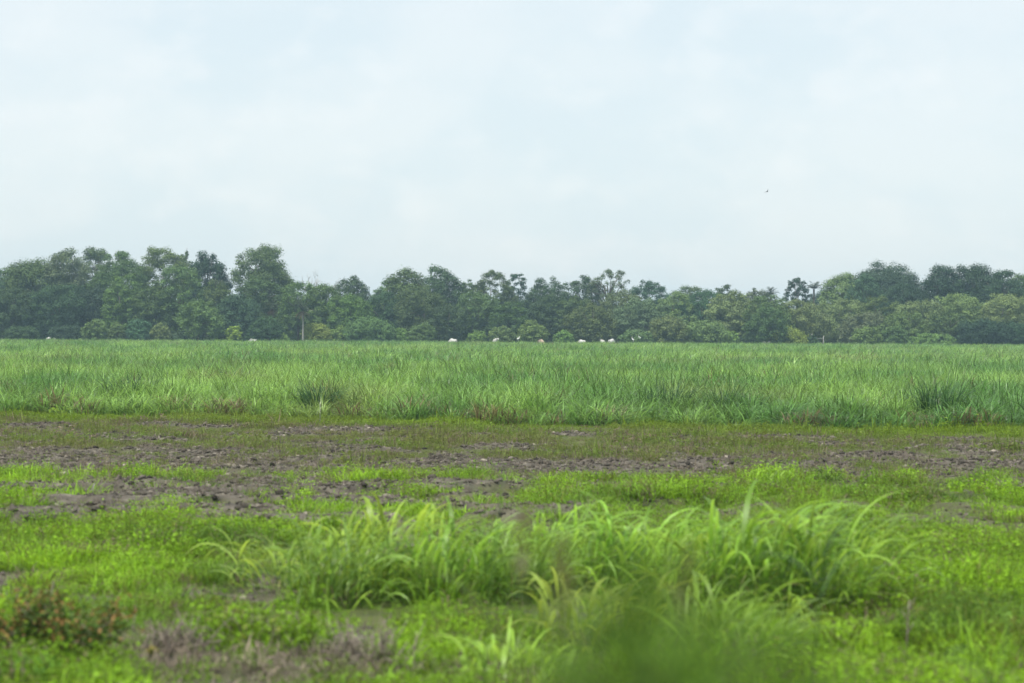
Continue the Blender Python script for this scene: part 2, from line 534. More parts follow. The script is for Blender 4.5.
yel = strip * (0.45 + 0.55 * sstep(0.35, 0.6, fbm(x / 6, y / 2, 171, 2)))
tint = tint * (1 - yel[:, None]) + np.array((0.175, 0.275, 0.026)) * yel[:, None]
br = band(y, 37, 42.5, 1) * sstep(0.52, 0.66, fbm(x / 2.5, y / 1.2, 181, 2)); tint = tint * (1 - br[:, None]) + np.array(BRIGHT) * br[:, None]
st = rng.random(n) < 0.22 * (1 - strip); tint[st] = np.array(STRAWC) * rng.uniform(0.7, 1.2, (st.sum(), 1))
sc = rng.uniform(0.5, 1.2, n) * (0.4 + 1.0 * sstep(0.35, 0.7, fbm(x / 1.5, y / 1.3, 191, 2))) * (1 - 0.55 * s) * np.where(rng.random(n) < 0.05, 1.5, 0.8)
idx = rng.integers(0, 4, n)
scatter('thin_grass', protos, np.stack([x, y, height(x, y)], 1), zrot(n), np.stack([sc * 1.2, sc * 1.2, sc], 1), idx, tint,
        'thin olive grass growing between bare soil up to the tall field', 'grass')

# --- soil clods
protos = []
for k in range(5):
    G = Geo(); G.lump((0, 0, 0.3), (1, 0.8, 0.6), k); protos.append(G.mesh('clod_%d' % k, M_CLOD_I, False))
x, y = rand_pts(14, 66, 190)
s = soil_w(x, y)
k = rng.random(len(x)) < (s - 0.15) * 0.9
x, y = x[k], y[k]; n = len(x)
sc = np.exp(rng.normal(math.log(0.016), 0.55, n)) * (0.6 + y / 50)
sc = np.clip(sc, 0.006, 0.07)
scatter('soil_clods', protos, np.stack([x, y, height(x, y) - sc * 0.1], 1), zrot(n, 0.3), np.stack([sc, sc, sc * 0.8], 1), rng.integers(0, 5, n), np.array((0.095, 0.085, 0.069)) * np.exp(rng.normal(0, 0.45, (n, 1))),
        'dark crumbled clods lying on the ploughed soil', 'soil clods')

# --- dry stubble and straw
protos = [tuft(12, 0.16, 0.16, 0.010, 1.9, 2, M_STRAW_I, 'straw_a', 0.5), tuft(9, 0.2, 0.22, 0.010, 2.0, 2, M_STRAW_I, 'straw_b', 0.6), tuft(5, 0.15, 0.34, 0.006, 0.5, 3, M_STRAW_I, 'straw_c', 0.25)]
x, y = rand_pts(14, 66, 75)
s = soil_w(x, y)
dry = np.exp(-(((x + 2.0) / 1.25) ** 2 + ((y - 17.5) / 1.2) ** 2) ** 2)
k = rng.random(len(x)) < (s * 0.5 + dry * 1.2 + 0.06 * (y > 41))
x, y = x[k], y[k]; n = len(x)
dry = dry[k]
tint = np.array((0.20, 0.165, 0.135)) * rng.uniform(0.6, 1.25, (n, 1))
sc = rng.uniform(0.35, 0.8, n) * np.where(dry > 0.3, 1.3, 1)
scatter('dry_stubble', protos, np.stack([x, y, height(x, y)], 1), zrot(n, 0.3), np.stack([sc] * 3, 1), rng.integers(0, 3, n), tint,
        'grey brown dry stubble littering the bare soil', 'stubble')


# --- dry litter patch at the lower left
x = rng.normal(-1.9, 1.05, 1000); y = rng.normal(17.6, 0.7, 1000)
k = fbm(x / 0.5, y / 0.5, 301, 2) > 0.44
x, y = x[k], y[k]
n = len(x); sc = rng.uniform(0.5, 1.15, n)
scatter('dry_litter', protos, np.stack([x, y, height(x, y)], 1), zrot(n, 0.5), np.stack([sc, sc, sc * 0.7], 1), rng.choice([0, 1, 1, 2], n, p=[0.45, 0.25, 0.25, 0.05]),
        np.array((0.20, 0.165, 0.125)) * np.exp(rng.normal(0, 0.35, (n, 1))), 'dead grey brown grass litter at the lower left of the view', 'dry grass')


# --- the tall grass field
def cane(nb, rad, h, w, seg=5, nm='cane'):
    G = Geo()
    a = rng.uniform(0, 6.28, nb); r = rad * np.sqrt(rng.random(nb))
    base = np.stack([r * np.cos(a), r * np.sin(a), np.full(nb, -0.03)], 1)
    # leaves start at different heights on the stalk
    base[:, 2] += rng.uniform(0, 0.45, nb) * h * (rng.random(nb) < 0.6)
    wind = 0.35
    az = np.arctan2(np.sin(a) * 0.8 + rng.normal(0, 0.8, nb), np.cos(a) * 0.8 + wind + rng.normal(0, 0.8, nb))
    G.blades(base, h * rng.uniform(0.55, 0.95, nb), az, rng.uniform(0.0, 0.45, nb), rng.uniform(0.8, 2.7, nb), w * rng.uniform(0.7, 1.25, nb), seg, 1.7)
    return G.mesh(nm, M_CANE_I)


near = [cane(66, 0.38, 1.12, 0.026, nm='cane_near_%d' % k) for k in range(6)]
far = [cane(48, 0.6, 1.12, 0.046, 4, nm='cane_wide_%d' % k) for k in range(5)]
P = []; Tt = []; Sc = []; Ix = []
for (y0, y1, dens, pick, lo) in ((62, 84, 5.0, (0, 6), 1), (84, 130, 2.6, (0, 6), 1), (130, 215, 1.0, (6, 11), 1), (215, 369, 0.62, (6, 11), 1)):
    x, y = rand_pts(y0, y1, dens, 5)
    e = y - edge_y(x)
    k = e > 0
    x, y, e = x[k], y[k], e[k]; n = len(x)
    lowf = fbm(x / 7, y / 5, 201, 3)
    hs = (0.62 + 0.42 * lowf) * rng.uniform(0.72, 1.2, n)
    hs *= 0.58 + 0.42 * sstep(0, 4.0, e + 1.6 * (fbm(x / 1.6, y / 1.6, 231, 2) - 0.5) * 2)
    hs *= np.where(y > 200, 0.97, 1)
    ws = rng.uniform(0.9, 1.25, n)
    t = np.clip((fbm(x / 5, y / 12, 211, 3) - 0.5) * 4.0 + 0.5, 0, 1)
    c = mixc((0.098, 0.225, 0.050), (0.212, 0.368, 0.078), t)
    yl = sstep(0.60, 0.75, fbm(x / 5, y / 18, 221, 2))[:, None] * 0.6
    c = c * (1 - yl) + np.array((0.20, 0.27, 0.075)) * yl
    dead = rng.random(n) < np.where(e < 1.4, 0.16, 0.012)
    c[dead] = (0.19, 0.15, 0.075)
    c *= rng.uniform(0.75, 1.25, (n, 1))
    P.append(np.stack([x, y, height(x, y)], 1)); Tt.append(c); Sc.append(np.stack([ws, ws, hs], 1)); Ix.append(rng.integers(*pick, n))
P = np.concatenate(P); Tt = np.concatenate(Tt); Sc = np.concatenate(Sc); Ix = np.concatenate(Ix)
print('tall grass clumps', len(P))
rt = zrot(len(P), 0.06); rt[:, 2] = rng.normal(0, 0.7, len(P))
scatter('tall_grass_field', near + far, P, rt, Sc, Ix, Tt,
        'wide field of waist high green grass reaching the tree line', 'grass field')


# ------------------------------------------------------------------ trees
GREENS = {
    'dark': (0.060, 0.108, 0.042), 'deep': (0.040, 0.080, 0.038), 'mid': (0.088, 0.148, 0.044), 'olive': (0.112, 0.168, 0.050),
    'light': (0.120, 0.200, 0.048), 'yellow': (0.180, 0.245, 0.045), 'blue': (0.062, 0.122, 0.060), 'grey': (0.122, 0.172, 0.080), 'pale': (0.178, 0.242, 0.084)}
LAYER = {'F': 374.0, 'M': 386.0, 'B': 402.0, 'X': 425.0}


def crown_geo(W, H, cb, style, rg):
    """leaf clumps spread through the crown's volume; local coordinates, base at 0"""
    ch = H - cb
    rad = W / 2
    #             clumps in shell, inside, clump size, leaves per m2, flatness, leaf size
    st = {'dense': (40 + 9.0 * W, 12 + 3 * W, 0.175, 42, 0.8, 0.26), 'dome': (50 + 10.0 * W, 14 + 3 * W, 0.15, 42, 0.8, 0.26),
          'open': (24 + 4.5 * W, 6 + 1.2 * W, 0.21, 34, 0.75, 0.30), 'umbrella': (26 + 4.5 * W, 6 + W, 0.22, 34, 0.60, 0.30),
          'sparse': (44 + 4 * W, 8, 0.115, 40, 0.7, 0.24), 'bush': (26 + 10 * W, 10 + 4 * W, 0.22, 44, 0.85, 0.26)}[style]
    kk = float(np.clip(0.30 + 0.60 * ch / W, 0.75, 2.4)) if style != 'sparse' else 1.0
    ns, ni = int(st[0] * kk), int(st[1] * kk); rel, dens, flat, ls = st[2:]
    C = []
    k0 = rg.uniform(0, 6.28)
    zlo = {'dense': -0.85, 'dome': -0.8, 'open': -0.55, 'umbrella': -0.15, 'sparse': -0.4, 'bush': -0.95}[style]
    # big lobes make the outline uneven
    lobes = rg.normal(size=(9, 3)); lobes[:, 2] = np.abs(lobes[:, 2]); lobes /= np.linalg.norm(lobes, axis=1, keepdims=True)
    lamp = rg.uniform(-0.22, 0.16, 9)
    for i in range(ns + ni):
        z = zlo + (1 - zlo) * ((i + 0.5) / ns) if i < ns else rg.uniform(zlo, 0.9)
        a = k0 + i * 2.399963 + rg.normal(0, 0.25)
        z = np.clip(z + rg.normal(0, 0.06), -1, 1); q = math.sqrt(max(0, 1 - z * z))
        d = np.array([q * math.cos(a), q * math.sin(a), z])
        r = rg.uniform(0.84, 1.0) if i < ns else rg.uniform(0.2, 0.8)
        r *= 1 + float(np.sum(lamp * np.clip((lobes @ d - 0.72) / 0.28, 0, 1)))
        C.append(d * r)
    C = np.array(C); nc = len(C)
    rc = rel * (0.65 + 0.7 * rg.random(nc)) * min(rad, ch * 0.8) * (1.0 if style in ('dense', 'dome', 'bush') else 1.1)
    rc = np.maximum(rc, 0.50 if style in ('dense', 'open') else 0.40 if style in ('dome', 'sparse') else 0.28)
    # crowns are broader below the middle and rounded above
    wide = np.where(C[:, 2] < 0, 1.0, 1.0)
    cen = np.stack([C[:, 0] * (rad - rc * 0.8) * wide, C[:, 1] * (rad - rc * 0.8) * wide, cb + ch * 0.5 + C[:, 2] * (ch * 0.5 - rc * flat * 0.8)], 1)
    cen[:, 0] += 0.08 * rad * np.sin(cen[:, 2] * 0.7 + rg.uniform(0, 6))
    pos = []; nr = []; bvs = []
    for c, r in zip(cen, rc):
        n = int(dens * r * r * 6.5) + 6
        d = rg.normal(size=(n, 3)); d /= np.linalg.norm(d, axis=1, keepdims=True)
        k = rg.random(n) < 0.6; d[k, 2] = np.abs(d[k, 2])
        rr = rg.random(n)[:, None] ** 0.35 * (1 + 0.16 * rg.normal(size=(n, 1)))
        pos.append(c + d * rr * r * np.array([1, 1, flat]))
        nr.append(d * 0.9 + rg.normal(0, 0.33, (n, 3)) + np.array([0, 0, 0.45]))
        bvs.append(np.clip(rg.normal(0.5, 0.16) + rg.normal(0, 0.16, n), 0, 1))
    pos = np.concatenate(pos); nr = np.concatenate(nr); bvs = np.concatenate(bvs)
    # fit into the measured height and width
    lo_, hi_ = np.percentile(pos[:, 2], 0.3), np.percentile(pos[:, 2], 99.85)
    pos[:, 2] = cb + (pos[:, 2] - lo_) / (hi_ - lo_) * ch
    pos[:, 2] = np.maximum(pos[:, 2], 0.05)
    w = np.percentile(np.abs(pos[:, 0]), 99.0)
    pos[:, 0] *= rad / w
    cen[:, 0] *= rad / w
    return pos, nr, bvs, ls, cen


def limb_geo(G, H, W, cb, cen, rg, nl=9, r0=None):
    r0 = r0 or 0.016 * H + 0.07
    fork = np.array([rg.normal(0, 0.15), rg.normal(0, 0.15), max(cb * 0.9, H * 0.22)])
    top = np.array([rg.normal(0, 0.3), rg.normal(0, 0.3), H * 0.80])
    mid = (fork + top) / 2 + rg.normal(0, 0.25, 3)
    G.tube([(0, 0, -0.3), (0, 0, 0.3), fork * 0.55 + [0.05, 0, 0], fork, mid, top], [r0 * 1.35, r0 * 1.05, r0 * 0.9, r0 * 0.8, r0 * 0.45, r0 * 0.1], 7)
    for c in cen[rg.permutation(len(cen))[:nl]]:
        s = fork + (top - fork) * rg.uniform(0, 0.55)
        m = s + (c - s) * 0.5 + np.array([0, 0, 0.06 * H]) + rg.normal(0, 0.15, 3)
        G.tube([s, m, c], [r0 * 0.38, r0 * 0.24, r0 * 0.07], 5)


COUNT = [0]


def tree(px, top, wpx, layer, style, green, label, group, low=None, bark=M_BARK, name=None, cat=None, dj=None):
    COUNT[0] += 1
    rg = np.random.default_rng(1000 + COUNT[0])
    d = LAYER[layer] + (rg.uniform(-5, 5) if dj is None else dj)
    x, _, zt = at_depth(px, top, d)
    H = zt; W = wpx * d / FPX * (1.0 if style == 'bush' else 1.14)
    lows = {'dense': 0.10, 'dome': 0.05, 'open': 0.36, 'umbrella': 0.38, 'sparse': 0.5, 'bush': 0.0}
    cb = H * (lows[style] if low is None else low)
    bush = style == 'bush'
    root = thing(name or ('bush' if bush else 'tree'), (x, d, 0), label, cat or ('bush' if bush else 'tree'), group)
    pos, nr, bvs, ls, cen = crown_geo(W, H, cb, style, rg)
    G = Geo(); G.leaves(pos, nr, ls * rg.uniform(0.6, 1.25, len(pos)), 0.62, rg, bvs)
    col = np.array(GREENS[green]) * (1.3 if bush and green not in ('deep', 'dark') else 1.0) * rg.uniform(0.90, 1.12) * rg.uniform(0.92, 1.09, 3)
    G.build('foliage' if bush else 'crown', M_LEAF, root, col)
    T = Geo(); limb_geo(T, H, W, cb, cen, rg, 16 if style in ('open', 'sparse', 'umbrella') else 8, 0.05 + 0.012 * H if bush else None)
    T.build('stem' if bush else 'trunk', bark, root)
    return root


TG = 'trees of the wood beyond the field'
BG = 'bushes along the foot of the wood'
# tall skyline trees, left to right
for a in [
    (3, 268, 44, 'B', 'open', 'dark', 'dark open-crowned tree cut by the left edge of the view'),
    (36, 259, 62, 'B', 'open', 'mid', 'broad tree with pale forked limbs rising left of the flat-topped tree', M_BARK_PALE),
    (67, 249, 44, 'B', 'open', 'grey', 'flat-topped airy tree showing sky between its upper branches, left end of the wood'),
    (97, 247, 30, 'X', 'open', 'grey', 'thin grey-green airy tree peeping just right of the flat-topped tree'),
    (119, 252, 56, 'B', 'dense', 'mid', 'dense rounded dark green tree right of the thin grey-green airy tree'),
    (163, 248, 52, 'B', 'dense', 'olive', 'tall olive tree rising to a pointed tip midway along the left wood'),
    (187, 252, 26, 'X', 'dome', 'grey', 'narrow grey-green tree between the pointed olive tree and the layered dark tree'),
    (207, 252, 42, 'B', 'umbrella', 'deep', 'dark tree with flat layered branches left of the tallest tree'),
    (266, 245, 56, 'B', 'open', 'mid', 'tallest tree of the wood with an open rounded head above its neighbours'),
    (352, 276, 34, 'B', 'open', 'dark', 'spreading dark tree with ragged fingers of foliage right of the bare grey tree'),
    (384, 281, 34, 'X', 'dense', 'mid', 'low rounded tree top filling the dip right of the ragged dark tree'),
    (405, 268, 44, 'B', 'umbrella', 'mid', 'domed umbrella tree with sky under its canopy left of the tall upright tree'),
    (440, 266, 42, 'B', 'open', 'dark', 'tall upright tree with broken rounded head just right of the domed umbrella tree'),
    (471, 280, 30, 'X', 'dome', 'mid', 'smaller rounded tree right of the tall upright tree'),
    (494, 271, 42, 'B', 'dense', 'mid', 'broad light-topped tree near the middle of the wood'),
    (514, 274, 28, 'X', 'dome', 'deep', 'dark tree close behind the broad light-topped tree'),
    (548, 278, 48, 'B', 'dense', 'dark', 'wide dark tree with a knobbly flat top right of the central gap'),
    (586, 276, 40, 'B', 'dense', 'dark', 'smooth dark domed tree left of the feathery sparse tree'),
    (607, 269, 40, 'B', 'sparse', 'grey', 'feathery sparse tree leaning right with sky through its bare branches'),
    (650, 281, 46, 'X', 'dome', 'blue', 'distant bluish rounded tree behind the right side of the feathery sparse tree'),
    (688, 286, 46, 'X', 'dome', 'grey', 'distant grey tree top right of the bluish rounded tree'),
    (728, 285, 34, 'X', 'dome', 'dark', 'small dark tree top rising over the pale thicket right of middle'),
    (752, 289, 44, 'X', 'dome', 'grey', 'faint grey tree top at the lowest dip of the skyline'),
    (799, 278, 26, 'B', 'dome', 'deep', 'small round dark ball-shaped tree left of the right-hand rise'),
    (842, 273, 42, 'B', 'umbrella', 'pale', 'pale olive tree with a slanting flat top beside the big bluish dome'),
    (890, 263, 74, 'X', 'dense', 'blue', 'big broad bluish domed tree at the right-hand rise', M_BARK, 0.1),
    (866, 274, 36, 'B', 'dense', 'blue', 'bluish tree shoulder sloping down left of the big dome'),
    (943, 265, 42, 'B', 'umbrella', 'deep', 'dark feathery flat-topped tree directly right of the big bluish dome', M_BARK, 0.5),
    (974, 264, 52, 'B', 'umbrella', 'deep', 'largest of the dark feathery flat-topped trees at the right end', M_BARK, 0.5),
    (1003, 270, 40, 'B', 'umbrella', 'deep', 'lower dark feathery tree with a sky gap right of the largest one', M_BARK, 0.5),
    (1024, 274, 36, 'B', 'umbrella', 'olive', 'olive flat-topped tree cut by the right edge of the view', M_BARK, 0.45),
]:
    tree(*a[:6], a[6], TG, low=(a[8] if len(a) > 8 else None), bark=(a[7] if len(a) > 7 else M_BARK))
# middle storey
for a in [
    (12, 288, 52, 'M', 'dense', 'dark', 'lower dark leafy tree under the left-edge tree'),
    (58, 284, 56, 'M', 'dense', 'dark', 'dark green tree below the flat-topped airy tree'),
    (98, 286, 44, 'M', 'dense', 'deep', 'very dark green tree between two lighter crowns above the yellowish bush'),
    (124, 274, 42, 'M', 'dense', 'light', 'lighter green tree with a yellowish crown below the dense rounded dark tree'),
    (155, 282, 46, 'M', 'dense', 'mid', 'mid green tree standing under the pointed olive tree'),
    (180, 266, 38, 'M', 'dense', 'olive', 'tree with a yellowing patch just below the skyline right of the pointed tree'),
    (200, 300, 40, 'F', 'dense', 'olive', 'rounded light tree in front of the wood below the layered dark tree'),
    (216, 280, 40, 'M', 'dense', 'mid', 'mid green tree filling the wood below the layered dark tree'),
    (238, 294, 48, 'F', 'umbrella', 'blue', 'bluish spreading tree with drooping tiers left of the tallest tree', M_BARK, 0.04),
    (262, 278, 46, 'M', 'dense', 'mid', 'leafy tree standing around the trunk of the tallest tree'),
    (298, 282, 38, 'M', 'dense', 'olive', 'olive tree behind the palm with the tall pale trunk'),
    (326, 284, 44, 'M', 'dense', 'olive', 'brownish olive rounded tree right of the palm with the pale trunk'),
    (352, 294, 46, 'M', 'dense', 'light', 'bright green sloping tree below the ragged dark tree'),
    (386, 292, 42, 'M', 'dense', 'dark', 'dark mass of a tree right of the bright green sloping tree'),
    (422, 288, 50, 'M', 'dense', 'mid', 'mid green tree below the sky gap of the domed umbrella tree'),
    (447, 305, 36, 'F', 'dense', 'dark', 'dark rounded tree in front of the tall upright tree'),
    (478, 292, 44, 'M', 'dense', 'mid', 'leafy tree below the smaller rounded tree near the middle'),
    (510, 302, 34, 'M', 'dense', 'mid', 'shaded tree below the broad light-topped central tree'),
    (550, 294, 46, 'M', 'dense', 'dark', 'dark clumpy tree under the wide knobbly flat-topped tree'),
    (592, 303, 46, 'F', 'dense', 'olive', 'dense round olive green tree reaching down to the grass behind the white cattle', M_BARK, 0.03),
    (574, 296, 36, 'M', 'dense', 'mid', 'tree squeezed left behind the dense round olive one'),
    (618, 290, 46, 'M', 'dome', 'grey', 'greyish flat tree below the feathery sparse tree'),
    (645, 298, 54, 'M', 'dome', 'grey', 'greyish thicket tree standing right of the dense round olive tree', M_BARK, 0.04),
    (675, 292, 46, 'M', 'dome', 'pale', 'pale yellow-green thorny tree with flat top left of the thicket middle', M_BARK, 0.04),
    (702, 290, 50, 'M', 'dense', 'blue', 'blue-green bushy tree in the middle of the thorny thicket'),
    (735, 291, 50, 'M', 'dome', 'pale', 'pale spreading thorny tree right of the blue-green bushy tree', M_BARK, 0.04),
    (766, 295, 44, 'M', 'dome', 'olive', 'olive thorny tree at the low dip of the skyline', M_BARK, 0.04),
    (798, 300, 50, 'M', 'dome', 'pale', 'pale flat thorny tree below the ball-shaped dark tree', M_BARK, 0.04),
    (840, 299, 56, 'M', 'dome', 'pale', 'pale flat thorny tree behind the white gate posts', M_BARK, 0.04),
    (820, 290, 40, 'X', 'dense', 'blue', 'bluish tree below the small feathery palm top'),
    (880, 296, 44, 'M', 'dome', 'olive', 'grey-olive thorny tree below the big bluish dome', M_BARK, 0.04),
    (906, 283, 42, 'B', 'dense', 'deep', 'very dark low tree in front of the big bluish dome'),
    (922, 300, 48, 'M', 'dome', 'pale', 'pale thorny tree right of and below the very dark low tree', M_BARK, 0.04),
    (960, 294, 56, 'M', 'dome', 'pale', 'broad pale thorny tree under the largest dark feathery tree', M_BARK, 0.04),
    (1006, 294, 54, 'M', 'dome', 'pale', 'pale thorny tree at the right end under the dark feathery trees', M_BARK, 0.04),
    (865, 312, 44, 'F', 'dome', 'grey', 'low grey-green thorny tree right of the white gate posts', M_BARK, 0.04),
    (905, 311, 46, 'F', 'dome', 'olive', 'low rounded olive thorny tree with dark gaps beneath', M_BARK, 0.04),
    (950, 309, 44, 'F', 'dome', 'mid', 'low green thorny tree left of the dark bushes at the right edge', M_BARK, 0.04),
    (770, 307, 40, 'F', 'dense', 'mid', 'leafy tree over the two white specks of cattle right of the middle', M_BARK, 0.05),
]:
    tree(*a[:6], a[6], TG, low=(a[8] if len(a) > 8 else None), bark=(a[7] if len(a) > 7 else M_BARK))
# bushes at the foot of the wood
for a in [
    (95, 319, 28, 'olive', 'olive-topped rounded bush at the foot of the left wood'),
    (117, 322, 18, 'mid', 'small green bush between the olive-topped bush and the blue-green one'),
    (138, 319, 26, 'blue', 'blue-green rounded bush at the foot of the left wood'),
    (160, 323, 22, 'olive', 'small domed olive bush right of the blue-green bush'),
    (186, 330, 30, 'dark', 'low dark bush strip right of the small domed olive bush'),
    (233, 326, 17, 'yellow', 'small bright yellow-green bush standing out against dark trees'),
    (267, 317, 36, 'dark', 'dark rounded bush left of the palm with the pale trunk'),
    (281, 333, 18, 'light', 'sparse pale sprigs of a low bush left of the pale palm trunk'),
    (318, 323, 30, 'yellow', 'yellow-green bush just right of the pale palm trunk'),
    (342, 326, 24, 'light', 'light green low bush between the yellow-green bush and the broad one'),
    (370, 317, 52, 'mid', 'broad green bush below the bright green sloping tree'),
    (400, 328, 22, 'light', 'small light green bush right of the broad green bush'),
    (421, 323, 30, 'mid', 'rounded green bush left of the dark rounded tree'),
    (476, 331, 20, 'light', 'low bush with pale flecks between two white cows'),
    (503, 326, 26, 'olive', 'olive bush right behind the brightest lone white cow'),
    (531, 320, 32, 'olive', 'rounded olive bush beside the tan cow'),
    (563, 330, 20, 'light', 'small pointed green bush right of the tan cow'),
    (640, 330, 40, 'mid', 'low green bush behind the white egrets'),
    (668, 316, 42, 'olive', 'tall olive bush right of the egrets'),
    (706, 320, 46, 'olive', 'wide olive bush in front of the thorny thicket'),
    (730, 331, 22, 'light', 'small light green bush right of the wide olive bush'),
    (752, 330, 22, 'dark', 'dark low bush left of the two white specks of cattle'),
    (786, 326, 40, 'yellow', 'yellow-green bush between the cattle specks and the white gate posts'),
    (813, 335, 12, 'dark', 'tiny dark bush at the foot of the white gate post'),
    (868, 326, 30, 'olive', 'olive bush right of the gate below the low grey-green tree'),
    (896, 325, 28, 'mid', 'mid green bush left of the pale low shrubs'),
    (930, 333, 46, 'light', 'long low light green shrub left of the dark bushes'),
    (985, 319, 56, 'deep', 'big dark bush near the right edge in front of the thorny trees'),
    (1018, 322, 40, 'deep', 'dark bush cut by the right edge of the view'),
    (20, 326, 36, 'dark', 'dark low bush near the left edge at the field end'),
    (66, 325, 34, 'deep', 'dark low bush behind the white cattle pair at the left'),
]:
    tree(a[0], a[1], a[2], 'F', 'bush', a[3], a[4], BG, dj=-1.5)


# bare grey tree
def branch(G, p, d, l, r, depth, rg):
    q = p + d * l
    G.tube([p, (p + q) / 2 + rg.normal(0, 0.05 * l, 3), q], [r, r * 0.8, r * 0.6], 5)
    if depth == 0: return
    for _ in range(3):
        nd = d + rg.normal(0, 0.45, 3); nd[2] += 0.12; nd /= np.linalg.norm(nd)
        branch(G, q, nd, l * rg.uniform(0.6, 0.8), r * 0.6, depth - 1, rg)


x, d, zt = at_depth(307, 268, 412)
root = thing('bare_tree', (x, d, 0), 'leafless pale grey tree behind the wood right of the tallest tree', 'tree', TG)
G = Geo(); rg = np.random.default_rng(5)
branch(G, np.array([0, 0, -0.2]), np.array([0, 0, 1.0]), 5.2, 0.16, 4, rg)
zmax = max(v[:, 2].max() for v in G.v)
for v in G.v: v[:, 2] *= zt / zmax
G.build('trunk', M_BARK_PALE, root)


def palm(px, ytop, ycrown, wpx, dist, label, skirt=True, trunk_mat=M_BARK_PALE, col=(0.055, 0.075, 0.035)):
    x, d, zt = at_depth(px, ytop, dist); zc = at_depth(px, ycrown, dist)[2]
    root = thing('palm', (x, d, 0), label, 'palm tree', 'palms in the wood')
    T = Geo(); T.tube([(0, 0, -0.2), (0.03, 0, zc * 0.3), (0, 0.05, zc * 0.7), (0, 0, zc)], [0.19, 0.15, 0.13, 0.15], 8)
    T.build('trunk', trunk_mat, root, smooth=True)
    rg = np.random.default_rng(int(px)); W = wpx * dist / FPX / 2; up = zt - zc
    def fronds(n, e0, e1, l, w):
        G = Geo()
        for k in range(n):
            a = rg.uniform(0, 6.28); el = rg.uniform(e0, e1)
            t = np.linspace(0.05, 1, 14)
            ph = el + (1.1) * t ** 1.5
            dx = np.cumsum(np.sin(ph)) / 14 * l; dz = np.cumsum(np.cos(ph)) / 14 * l
            for sgn in (-1, 1):
                base = np.stack([dx * math.cos(a), dx * math.sin(a), zc + dz], 1)
                G.blades(base, w * np.sin(t * 2.6 + 0.4) + 0.05, a + sgn * rg.uniform(0.7, 1.1, 14), 1.3, 2.3, 0.09, 3)
            G.tube(np.stack([dx * math.cos(a), dx * math.sin(a), zc + dz], 1), np.linspace(0.035, 0.01, 14), 4)
        return G
    fronds(22, -0.1, 1.3, max(W, up) * 1.15, 0.55).build('fronds', M_LEAF, root, col)
    if skirt:
        fronds(12, 1.7, 2.4, W * 0.85, 0.4).build('dead_fronds', M_LEAF, root, (0.17, 0.115, 0.065))


palm(303, 299, 311, 26, 371, 'palm with tall pale bare trunk and brown hanging dead fronds')
palm(273, 300, 309, 20, 377, 'palm with a skirt of dead brown fronds among the trees left of the pale-trunked palm', trunk_mat=M_BARK)
palm(771, 288, 295, 17, 408, 'small palm top at the skyline dip left of the ball-shaped tree', False, M_BARK)
palm(814, 282, 289, 17, 410, 'small feathery palm top right of the ball-shaped dark tree', False, M_BARK)

# the rest of the wood behind, one mass
protos = []
for k in range(4):
    rg = np.random.default_rng(50 + k)
    pos, nr, bvs, ls, cen = crown_geo(7.0, 8.0, 0.3, 'dense', rg)
    G = Geo(); G.leaves(pos, nr, 0.5 * rg.uniform(0.6, 1.25, len(pos)), 0.62, rg, bvs)
    protos.append(G.mesh('wood_crown_%d' % k, M_LEAF_I))
xx = np.concatenate([rng.uniform(-260, 260, 620)]); yy = rng.uniform(432, 475, len(xx)) - np.where(np.abs(xx) > 98, rng.uniform(0, 50, len(xx)), 0)
k = (np.abs(xx) < 260)
xx, yy = xx[k], yy[k]; n = len(xx)
hs = np.where(np.abs(xx) > 100, rng.uniform(1.0, 1.7, n), rng.uniform(0.8, 1.02, n))
tint = mixc(GREENS['dark'], GREENS['olive'], rng.random(n))
scatter('woodland', protos, np.stack([xx, yy, np.zeros(n)], 1), np.stack([np.zeros(n), np.zeros(n), rng.uniform(0, 6.28, n)], 1),
        np.stack([rng.uniform(1, 1.5, n)] * 2 + [hs], 1), rng.integers(0, 4, n), tint, 'dark mass of further trees closing the gaps behind the wood', 'woodland')


# ------------------------------------------------------------------ cattle and egrets
def skin_mesh(name, verts, edges, radii, mat, sub=2):
    me = bpy.data.meshes.new(name); me.from_pydata(verts, edges, [])
    o = bpy.data.objects.new(name, me); COL.objects.link(o)
    md = o.modifiers.new('skin', 'SKIN'); md.use_smooth_shade = True
    for i, r in enumerate(radii):
        sv = me.skin_vertices[0].data[i]
        sv.radius = (r, r) if not isinstance(r, tuple) else r
        sv.use_root = (i == 0)
    s = o.modifiers.new('sub', 'SUBSURF'); s.levels = sub; s.render_levels = sub
    bpy.context.view_layer.update()
    m = bpy.data.meshes.new_from_object(o.evaluated_get(bpy.context.evaluated_depsgraph_get()))
    m.name = name; m.materials.clear(); m.materials.append(mat)
    bpy.data.objects.remove(o); bpy.data.meshes.remove(me)
    return m


